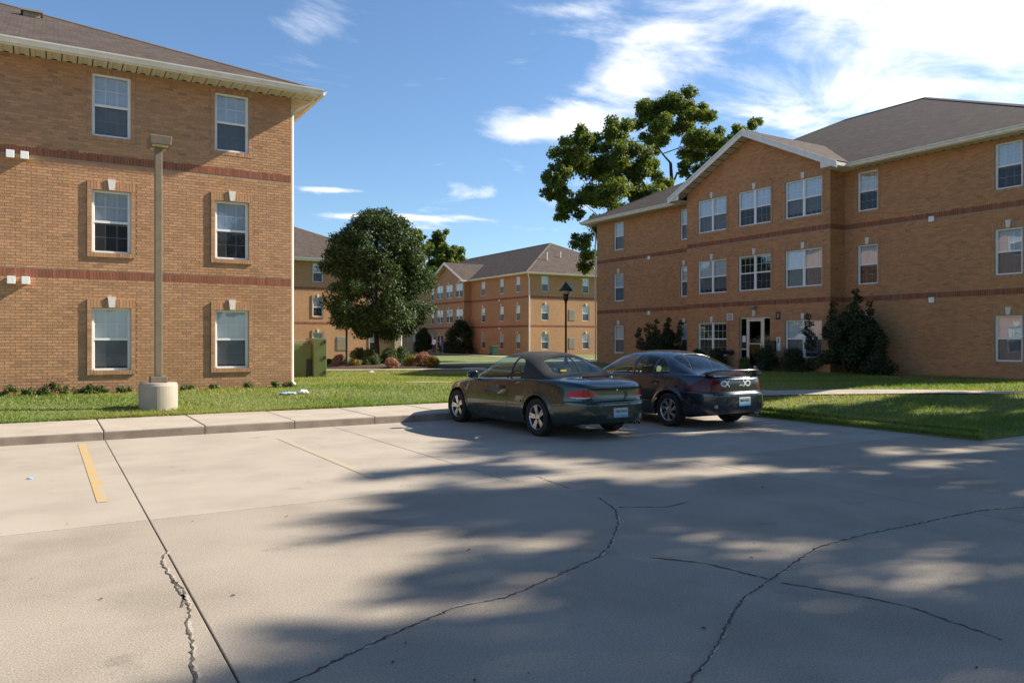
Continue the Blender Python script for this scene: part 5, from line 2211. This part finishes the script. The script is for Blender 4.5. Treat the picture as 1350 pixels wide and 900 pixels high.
def build_car(name, label, pos, rz, S, convertible):
    root = empty(name, (pos[0], pos[1], 0), rz)
    tag(root, label, 'car')
    car = Car(S, root)
    pm = S['paint']
    s, y, z = cen(car.Sx), cen(car.Y), cen(car.Z)
    arc = np.repeat(((car.A[:-1] + car.A[1:]) / 2)[:, None], s.shape[1], 1)
    ny = np.repeat(((car.ny[:-1] + car.ny[1:]) / 2)[:, None], s.shape[1], 1)
    lab = np.full(s.shape, 'body', dtype='<U12')
    sr, sf, R, Ra = S['s_rear'], S['s_front'], S['R'], S['Ra']
    # bumpers, doors, lamps
    lab[(z < S['bump_z']) & (s < sr - Ra * .9)] = 'rear_bumper'
    lab[(z < .52) & (s > sf + Ra * .9)] = 'front_bumper'
    for i, poly in enumerate(S['doors']):
        lab[inpoly(s, z, poly) & (ny > .6)] = 'door%d' % i
    if convertible:
        e = ((arc - .74) / .275) ** 2 + ((z - .735) / .066) ** 2
        rear_half = s < 1.0
        lab[(e < 1) & rear_half] = 'tail'
        lab[(e < .97) & rear_half & (z < .692) & (arc > .56)] = 'tailw'
    else:
        tl = inpoly(arc, z, [(.44, .69), (.50, .80), (.58, .88), (.72, .93), (.92, .90), (1.12, .80), (1.26, .69), (.9, .665)]) & (s < 1.0)
        lab[tl] = 'tail'
        lab[tl & (z < .725) & (arc < .70)] = 'tailw'
    lab[(z < S['clad_z']) & (lab == 'body')] = 'sill'
    for sw in (sr, sf):
        lab[(np.hypot(s - sw, z - R) < Ra) & (ny > .6)] = ''
    P = car.loc(car.Sx, car.Y, car.Z)
    pieces = car.emit(P, lab)
    # top deck: hood, cowl and trunk
    t = np.linspace(0, 1, 36)
    Sk, Yk, Zk = car.Sx[:, -1], car.Y[:, -1], car.Z[:, -1]
    crown = S['crown'](Sk)
    D = np.stack([Yk[:, None] * (1 - t[None]), np.repeat((Sk - sr)[:, None], len(t), 1),
                  Zk[:, None] + crown[:, None] * np.clip(Yk / .6, 0, 1)[:, None] * (1 - (1 - t[None]) ** 2.4)], -1)
    ds, dy = cen(D[..., 1]) + sr, cen(D[..., 0])
    dl = np.full(ds.shape, 'hood', dtype='<U12')
    dl[ds < S['gs0'] + .25] = 'trunk_lid'
    dl[(ds > S['gs0'] + .04) & (ds < S['gs1'] - .10) & (dy < S['wb'](ds) - .02)] = ''
    dl[(ds >= S['gs0'] + .25) & (ds < S['gs1'] - .1) & (dl != '')] = 'body'
    for k, v_ in car.emit(D, dl).items():
        pieces.setdefault(k, []).extend(v_)
    # cabin
    gs, gy, gzz, rel = greenhouse(S)
    Gp = car.loc(gs, gy, gzz)
    cs, cy, cz, cr = cen(gs), cen(gy), cen(gzz), cen(rel)
    gl = np.full(cs.shape, 'roof', dtype='<U12')
    zt = S['top'](cs)
    if convertible:
        gl[cs > 2.70] = 'wframe'
    side_ok = cr < S['side_rel']
    for nm_, poly in S['windows']:
        gl[inpoly(cs, cz, poly) & side_ok & (cy > .35)] = nm_
    ws = inpoly(cs, cy, S['windshield'])
    gl[ws & (cr > .25)] = 'windshield'
    rw = inpoly(cs, cy, S['rearwin'])
    gl[rw & (cr > .15)] = 'rear_window'
    gpieces = car.emit(Gp, gl)
    # glass sits a little inside the shell
    for k in list(gpieces):
        if k[0].startswith('win') or k[0] in ('rear_window',):
            gpieces[k] = [(V * np.array([.994, 1, 1]) - np.array([0, 0, .003 if k[0] in ('windshield', 'rear_window') else 0]), F) for V, F in gpieces[k]]
    for k, v_ in gpieces.items():
        pieces.setdefault(k, []).extend(v_)
    names = {'body': ('body', 0), 'rear_bumper': ('rear_bumper', 0), 'front_bumper': ('front_bumper', 0), 'tail': ('tail_light', 1), 'tailw': ('reverse_light', 1), 'hood': ('hood', 0), 'trunk_lid': ('trunk_lid', 0),
             'sill': ('sill', 0), 'roof': ('soft_top' if convertible else 'roof', 0), 'wframe': ('windshield_frame', 0), 'windshield': ('windshield', 0), 'rear_window': ('rear_window', 0)}
    mats = {k: pm for k in names}
    mats.update(tail='tail_red' if convertible else 'tail_dark', tailw='tail_white' if convertible else 'tail_dark', roof='soft_top' if convertible else pm, windshield='car_glass', rear_window='car_glass', wframe='car_trim')
    for i in range(len(S['doors'])):
        names['door%d' % i] = ('door', 1)
        mats['door%d' % i] = pm
    for nm_, _ in S['windows']:
        names[nm_] = ('side_window', 1)
        mats[nm_] = 'car_glass'
    made = car.make(pieces, names, mats)
    # inner lining of the roof so it has thickness
    for k in ('roof',):
        o = made[(k, 0)]
        md = o.modifiers.new('t', 'SOLIDIFY')
        md.thickness = .018
        md.offset = -1
    # floor, wheel wells, underbody
    hw = S['W'] / 2
    u = MB()
    u.box(-hw + .14, hw - .14, .62 - sr, S['L'] - sr - 1.0, .20, .24)
    u.box(-.5, .5, S['L'] - sr - 1.0, S['L'] - sr - .3, .22, .25)
    u.box(-hw + .25, hw - .25, .18 - sr, .7 - sr, .26, .30)
    u.build('floor_pan', 'under', root)
    for sw in (sr, sf):
        for sd in (-1, 1):
            w_ = MB()
            n = 20
            vs, fs = [], []
            for i in range(n + 1):
                a = math.pi * (i / n) * 1.16 - .08 * math.pi
                for xx in (hw - .035, hw - .36):
                    vs.append((sd * xx, sw - sr + Ra * 1.004 * math.cos(a), R + Ra * 1.004 * math.sin(a)))
            for i in range(n):
                fs.append((2 * i, 2 * i + 1, 2 * i + 3, 2 * i + 2))
            vs.append((sd * (hw - .36), sw - sr, R))
            c_ = len(vs) - 1
            fs += [(2 * i + 1, 2 * i + 3, c_) for i in range(n)]
            w_.add(vs, fs).build('wheel_well', 'under', root)
            wheel(car, sw, sd, R, .205, S['wheel'])
    # panel gaps
    made_doors = [o for (k, sg), o in made.items() if k.startswith('door')]
    for poly in S['doors']:
        car.strip('panel_gap', list(poly) + [poly[0]], .011, 'car_trim', .0012)
    for pts, w_, m_, dep, nm_ in S['strips']:
        car.strip(nm_, pts, w_, m_, .006 if dep else .0012, depth=dep)
    # interior
    for sd in (-1, 1):
        for nm_, yy, w_, h_ in (('front_seat', S['seat_f'], .25, .50), ('rear_seat', S['seat_r'], .28, .44)):
            o = seat_mesh(w_, .42, h_, .18).build(nm_, 'seat', root)
            o.location = (sd * .37, yy - sr, 0)
            add_bevel(o, .05, 3)
            if nm_ == 'front_seat':
                hr = MB().box(-.12, .12, -.33, -.24, .96, 1.08).box(-.05, -.035, -.29, -.28, .88, .97).box(.035, .05, -.29, -.28, .88, .97).build('headrest', 'seat', o)
                add_bevel(hr, .03, 2)
    d = MB()
    ys = S['gs1'] - sr
    d.add([(-.68, ys - .75, .55), (.68, ys - .75, .55), (.68, ys - .10, .55), (-.68, ys - .10, .55), (-.66, ys - .70, .86), (.66, ys - .70, .86), (.62, ys - .12, .885), (-.62, ys - .12, .885)],
          [(0, 3, 2, 1), (4, 5, 6, 7), (0, 1, 5, 4), (1, 2, 6, 5), (2, 3, 7, 6), (3, 0, 4, 7)])
    add_bevel(d.build('dashboard', 'seat', root), .05, 3)
    d = MB()
    c = Vector((-.37, ys - .95, .87))
    ring = []
    for i in range(25):
        a = 2 * math.pi * i / 24
        ring.append(c + Vector((.185 * math.cos(a), -.185 * math.sin(a) * .42, .185 * math.sin(a) * .9)))
    d.tube(ring, .014, 8)
    d.tube([c + Vector((-.18, 0, 0)), c + Vector((.18, 0, 0))], .016, 6).cyl(c + Vector((0, .02, -.01)), c + Vector((0, .25, -.1)), .03)
    d.build('steering_wheel', 'car_trim', root)
    # mirrors
    for sd in (-1, 1):
        b_ = MB().lathe([(0, -.12), (.06, -.11), (.085, -.06), (.09, .0), (.085, .05), (.07, .055), (0, .055)], 20)
        vs = [(v[0] * 1.25, -v[2] * .9, v[1] * .85) for v in b_.v]
        b_.v = vs
        o = b_.build('side_mirror', pm if convertible else 'car_trim', root, smooth=True)
        ms = S['mirror_s']
        q = car.side_pt(ms, S['belt'](ms) - .02)
        o.location = (sd * (q.x + .10), q.y, float(S['belt'](ms)) + .065)
        MB().box(-.10, .02, -.035, .03, -.075, -.035).build('mirror_arm', 'car_trim', o).scale = (sd, 1, 1)
        MB().cyl((0, -.052, 0), (0, -.056, 0), .07, n=20).build('mirror_glass', 'chrome', o)
    # licence plate in a recess
    pz = S['plate_z']
    yb = -sr + S['plate_in']
    rc = add_bevel(MB().box(-.27, .27, yb + .004, yb + .03, pz - .10, pz + .10).build('plate_recess', 'car_trim' if not convertible else pm, root), .02)
    pl = add_bevel(MB().box(-.152, .152, yb - .006, yb + .002, pz - .076, pz + .076).build('license_plate', 'plate_white', root), .004, 1)
    MB().box(-.150, .150, yb - .0085, yb - .0065, pz - .074, pz - .034).build('colour_band', 'plate_blue', pl)
    text_on(pl, S['plate'], (0, yb - .0075, pz + .018), .066, 'plate_ink', (math.radians(90), 0, 0))
    # exhaust
    ex = MB()
    for xx in S['exhaust']:
        ex.lathe([(.024, -.14), (.030, -.14), (.030, .10), (.024, .10)], 14, 'Z')
        n = 14 * 4
        for i in range(len(ex.v) - n, len(ex.v)):
            v = ex.v[i]
            ex.v[i] = (v[0] + xx, v[2] + .18 - sr, v[1] + .25)
        ex.build('exhaust_pipe', 'chrome', root)
        ex = MB()
    mf = MB().box(-.05, .55, .28 - sr, .55 - sr, .20, .33)
    add_bevel(mf.build('muffler', 'under', root), .05, 3)
    return root, car, made


SIDE = crv([(.15, .11), (.20, .085), (.26, .045), (.35, .018), (.52, 0), (.64, .004), (.74, .018), (.84, .040), (.95, .075), (1.05, .11)])
conv = dict(L=4.90, W=1.79, n_rear=4.3, n_front=2.9, s_rear=1.13, s_front=3.82, R=.318, Ra=.372, paint='paint_green', bump_z=.612, clad_z=.0, wheel='five',
            zb=crv([(0, .27), (.5, .25), (1.1, .20), (2.5, .17), (4, .18), (4.6, .2), (4.9, .24)]),
            zs=crv([(0, .885), (.35, .925), (.9, .955), (1.5, .955), (2.2, .925), (3.2, .895), (3.8, .83), (4.4, .72), (4.9, .58)]),
            side_in=SIDE, rear_in=crv([(.2, .14), (.27, .07), (.34, .02), (.42, 0), (.56, .0), (.60, .008), (.612, .03), (.628, .085), (.72, .098), (.80, .100), (.845, .095), (.875, .125), (.96, .2)]),
            front_in=crv([(.15, .14), (.25, .04), (.4, 0), (.5, .02), (.6, .12), (.75, .3)]),
            crown=crv([(0, .02), (.5, .045), (1.0, .05), (3.2, .03), (4.2, .05), (4.9, .01)]),
            gs0=.86, gs1=3.46, ge=2.9, tumble=.17,
            top=crv([(.86, .985), (1.02, 1.05), (1.30, 1.21), (1.55, 1.325), (1.80, 1.385), (2.05, 1.402), (2.35, 1.398), (2.62, 1.365), (2.78, 1.315), (3.1, 1.125), (3.46, .915)]),
            belt=crv([(.86, .955), (1.5, .95), (2.2, .925), (3.2, .90), (3.46, .88)]), wb=crv([(.86, .70), (1.2, .77), (1.7, .80), (2.6, .80), (3.1, .765), (3.46, .70)]),
            side_rel=.86, windows=[('win0', [(2.02, .93), (3.40, .895), (3.30, .955), (2.84, 1.235), (2.66, 1.295), (2.10, 1.32)]), ('win1', [(1.70, .955), (1.985, .945), (2.06, 1.295), (1.90, 1.285), (1.74, 1.21), (1.66, 1.07)])],
            windshield=[(2.79, 0), (2.79, .54), (2.83, .60), (3.38, .69), (3.42, .60), (3.42, -.01), (2.79, -.01)],
            rearwin=[(1.005, -.01), (1.005, .40), (1.03, .50), (1.10, .54), (1.42, .49), (1.47, .46), (1.49, .38), (1.495, -.01)],
            doors=[[(1.99, .30), (1.99, .90), (3.28, .87), (3.34, .60), (3.30, .30)]],
            strips=[([(1.56, .565), (3.37, .555)], .035, 'paint_green', .012, 'side_moulding'), ([(.30, .60), (.78, .60)], .006, 'car_trim', None, 'panel_gap'),
                    ([(2.10, .775), (2.27, .775)], .05, 'car_trim', .02, 'door_handle'),
                    ([(1.16 + .085 * math.cos(a), .79 + .085 * math.sin(a)) for a in np.linspace(0, 6.283, 20)], .006, 'car_trim', None, 'fuel_door_gap')],
            seat_f=2.25, seat_r=1.45, mirror_s=3.12, plate_z=.44, plate_in=-.002, plate='780 NN9', exhaust=(.34, .43))
cv, carC, mC = build_car('parked_car', 'dark green convertible with black soft top parked beside the sidewalk curb', (7.84, 10.82), math.radians(2.5), conv, True)
# trunk details
sr = conv['s_rear']
add_bevel(MB().box(-.30, .30, .62 - sr, .70 - sr, .985, 1.005).build('brake_light', 'tail_dark', cv), .008)
MB().cyl((0, .085 - sr, .80), (0, .115 - sr, .80), .016, n=14).build('trunk_lock', 'chrome', cv)
for sd in (-1, 1):
    MB().cyl((sd * .33, .60 - sr, .975), (sd * .33, .60 - sr, 1.0), .012, n=10).build('washer_jet', 'chrome', cv)
MB().box(-.42, -.30, 1.045 - sr, 1.05 - sr, 1.075, 1.105).build('sticker', 'sticker_yellow', cv)
g_ = MB()
for zz in (.625,):
    g_.box(-.60, .60, .058 - sr, .075 - sr, zz, zz + .006)
g_.build('panel_gap', 'car_trim', cv)

sed = dict(L=4.73, W=1.79, n_rear=4.4, n_front=3.0, s_rear=1.06, s_front=3.78, R=.312, Ra=.368, paint='paint_blue', bump_z=.655, clad_z=.0, wheel='turbine',
           zb=crv([(0, .29), (.5, .26), (1.1, .20), (2.5, .18), (4, .19), (4.73, .24)]),
           zs=crv([(0, .93), (.35, .97), (.8, .985), (1.5, .975), (2.4, .945), (3.2, .905), (3.8, .83), (4.4, .71), (4.73, .6)]),
           side_in=SIDE, rear_in=crv([(.2, .12), (.28, .05), (.36, .01), (.45, 0), (.60, .0), (.645, .008), (.66, .03), (.675, .075), (.80, .075), (.90, .085), (.97, .13), (1.0, .16)]),
           front_in=crv([(.15, .14), (.25, .04), (.4, 0), (.5, .02), (.6, .12), (.75, .3)]),
           crown=crv([(0, .015), (.5, .03), (1.0, .04), (3.2, .03), (4.2, .05), (4.73, .01)]),
           gs0=.50, gs1=3.60, ge=2.9, tumble=.19,
           top=crv([(.50, .99), (.66, 1.045), (1.0, 1.205), (1.35, 1.335), (1.65, 1.392), (2.0, 1.412), (2.35, 1.402), (2.65, 1.36), (2.85, 1.295), (3.2, 1.095), (3.60, .90)]),
           belt=crv([(.50, .965), (1.5, .965), (2.4, .94), (3.2, .905), (3.6, .88)]), wb=crv([(.50, .66), (1.0, .765), (1.6, .80), (2.6, .80), (3.1, .77), (3.6, .68)]),
           side_rel=.86, windows=[('win0', [(2.16, .955), (3.48, .90), (3.38, .96), (2.92, 1.22), (2.70, 1.29), (2.20, 1.325)]), ('win1', [(1.55, .975), (2.08, .96), (2.12, 1.318), (1.85, 1.31), (1.55, 1.275)]),
                                  ('win2', [(1.13, 1.01), (1.18, .985), (1.515, .975), (1.515, 1.262), (1.38, 1.225), (1.22, 1.13)])],
           windshield=[(2.85, 0), (2.85, .53), (2.89, .59), (3.50, .67), (3.54, .58), (3.54, -.01), (2.85, -.01)],
           rearwin=[(.64, -.01), (.64, .44), (.67, .52), (.75, .56), (1.25, .515), (1.33, .49), (1.36, .42), (1.365, -.01)],
           doors=[[(2.10, .30), (2.10, .93), (3.36, .885), (3.40, .60), (3.34, .30)], [(1.55, .30), (1.46, .62), (1.26, .86), (1.24, .96), (2.07, .94), (2.07, .30)]],
           strips=[([(1.50, .53), (3.34, .52)], .045, 'paint_blue', .012, 'side_moulding'), ([(2.16, .80), (2.34, .80)], .045, 'car_trim', .02, 'door_handle'), ([(1.34, .82), (1.5, .82)], .045, 'car_trim', .02, 'door_handle'),
                   ([(.25, .645), (.70, .645)], .006, 'car_trim', None, 'panel_gap')],
           seat_f=2.45, seat_r=1.55, mirror_s=3.28, plate_z=.50, plate_in=-.002, plate='860 NA1', exhaust=(.45,))
sd_, carS, mS = build_car('parked_car', 'dark blue grey sedan with rear spoiler and two white ribbons on its trunk', (10.74, 10.76), math.radians(1.0), sed, False)
sr = sed['s_rear']
# spoiler
w = MB()
n = 24
vs = []
for i in range(n + 1):
    t = -1 + 2 * i / n
    x = .70 * t
    z0 = 1.055 - .055 * abs(t) ** 6
    yc = .20 + .10 * abs(t) ** 3
    for dy_, dz_ in ((-.10, .0), (-.03, .022), (.08, .008), (.09, -.004), (-.02, -.010), (-.09, -.010)):
        vs.append((x, yc + dy_ - sr, z0 + dz_))
fs = []
for i in range(n):
    for k in range(6):
        fs.append((i * 6 + k, i * 6 + (k + 1) % 6, (i + 1) * 6 + (k + 1) % 6, (i + 1) * 6 + k))
fs += [tuple(range(6))[::-1], tuple(range(n * 6, n * 6 + 6))]
w.add(vs, fs)
sp_ = w.build('spoiler', 'paint_blue', sd_, smooth=True)
for sd in (-1, 1):
    add_bevel(MB().box(sd * .62 - .05, sd * .62 + .05, .20 - sr, .34 - sr, .95, 1.04).build('spoiler_foot', 'paint_blue', sp_), .02)
add_bevel(MB().box(-.16, .16, .098 - sr, .11 - sr, 1.048, 1.062).build('brake_light', 'tail_red', sp_), .004)
# ribbons: a flat loop with crossing tails
for x, f in ((-.40, 1), (.14, -1)):
    P = []
    for i in range(17):
        a = -2.5 + 5.0 * i / 16
        P.append((-.054 * math.cos(a) * 1.1 - .024, .050 * math.sin(a) * .9))
    P = [(.095, .058)] + P + [(.095, -.058)]
    V, F = [], []
    for i, (a, b_) in enumerate(P):
        p0, p1 = P[max(0, i - 1)], P[min(len(P) - 1, i + 1)]
        d = Vector((p1[0] - p0[0], p1[1] - p0[1])).normalized()
        for e in (-1, 1):
            q = carS.rear_pt(x + f * (a - d.y * .011 * e), .825 + b_ + d.x * .011 * e, .004)
            V.append(tuple(q))
    F = [(2 * i, 2 * i + 2, 2 * i + 3, 2 * i + 1) for i in range(len(P) - 1)]
    me = bpy.data.meshes.new('ribbon_magnet')
    me.from_pydata(V, [], F)
    o = obj('ribbon_magnet', me, 'ribbon_white', sd_)
    md = o.modifiers.new('t', 'SOLIDIFY')
    md.thickness = .003
for sd in (-1, 1):
    lm = MB().lathe([(0, .012), (.03, .012), (.045, .004), (.048, -.01)], 20, 'Z')
    q = carS.rear_pt(sd * .60, .42)
    lm.v = [(v[0] * 1.2 + q.x, -v[2] + q.y, v[1] * .8 + .42) for v in lm.v]
    lm.build('reflector_lamp', 'tan_metal', sd_, smooth=True)
def rear_strip(car, name, pts, w, mat, root, out=.0015):
    P = []
    for a, b_ in zip(pts[:-1], pts[1:]):
        n = max(2, int(math.hypot(b_[0] - a[0], b_[1] - a[1]) / .02))
        P += [(a[0] + (b_[0] - a[0]) * i / n, a[1] + (b_[1] - a[1]) * i / n) for i in range(n)]
    P.append(pts[-1])
    V = []
    for i, (x, z) in enumerate(P):
        p0, p1 = P[max(0, i - 1)], P[min(len(P) - 1, i + 1)]
        d = Vector((p1[0] - p0[0], p1[1] - p0[1])).normalized()
        for e in (-1, 1):
            V.append(tuple(car.rear_pt(x - d.y * w / 2 * e, z + d.x * w / 2 * e, out)))
    me = bpy.data.meshes.new(name)
    me.from_pydata(V, [], [(2 * i, 2 * i + 2, 2 * i + 3, 2 * i + 1) for i in range(len(P) - 1)])
    return obj(name, me, mat, root)


rear_strip(carS, 'panel_gap', [(-.60, .93), (-.46, .80), (-.42, .70), (.42, .70), (.46, .80), (.60, .93)], .008, 'car_trim', sd_)
rear_strip(carC, 'panel_gap', [(-.56, .875), (-.52, .655), (.52, .655), (.56, .875)], .008, 'car_trim', cv)
add_bevel(MB().box(-.06, .06, .065 - sr, .075 - sr, .775, .80).build('badge', 'chrome', sd_), .004)
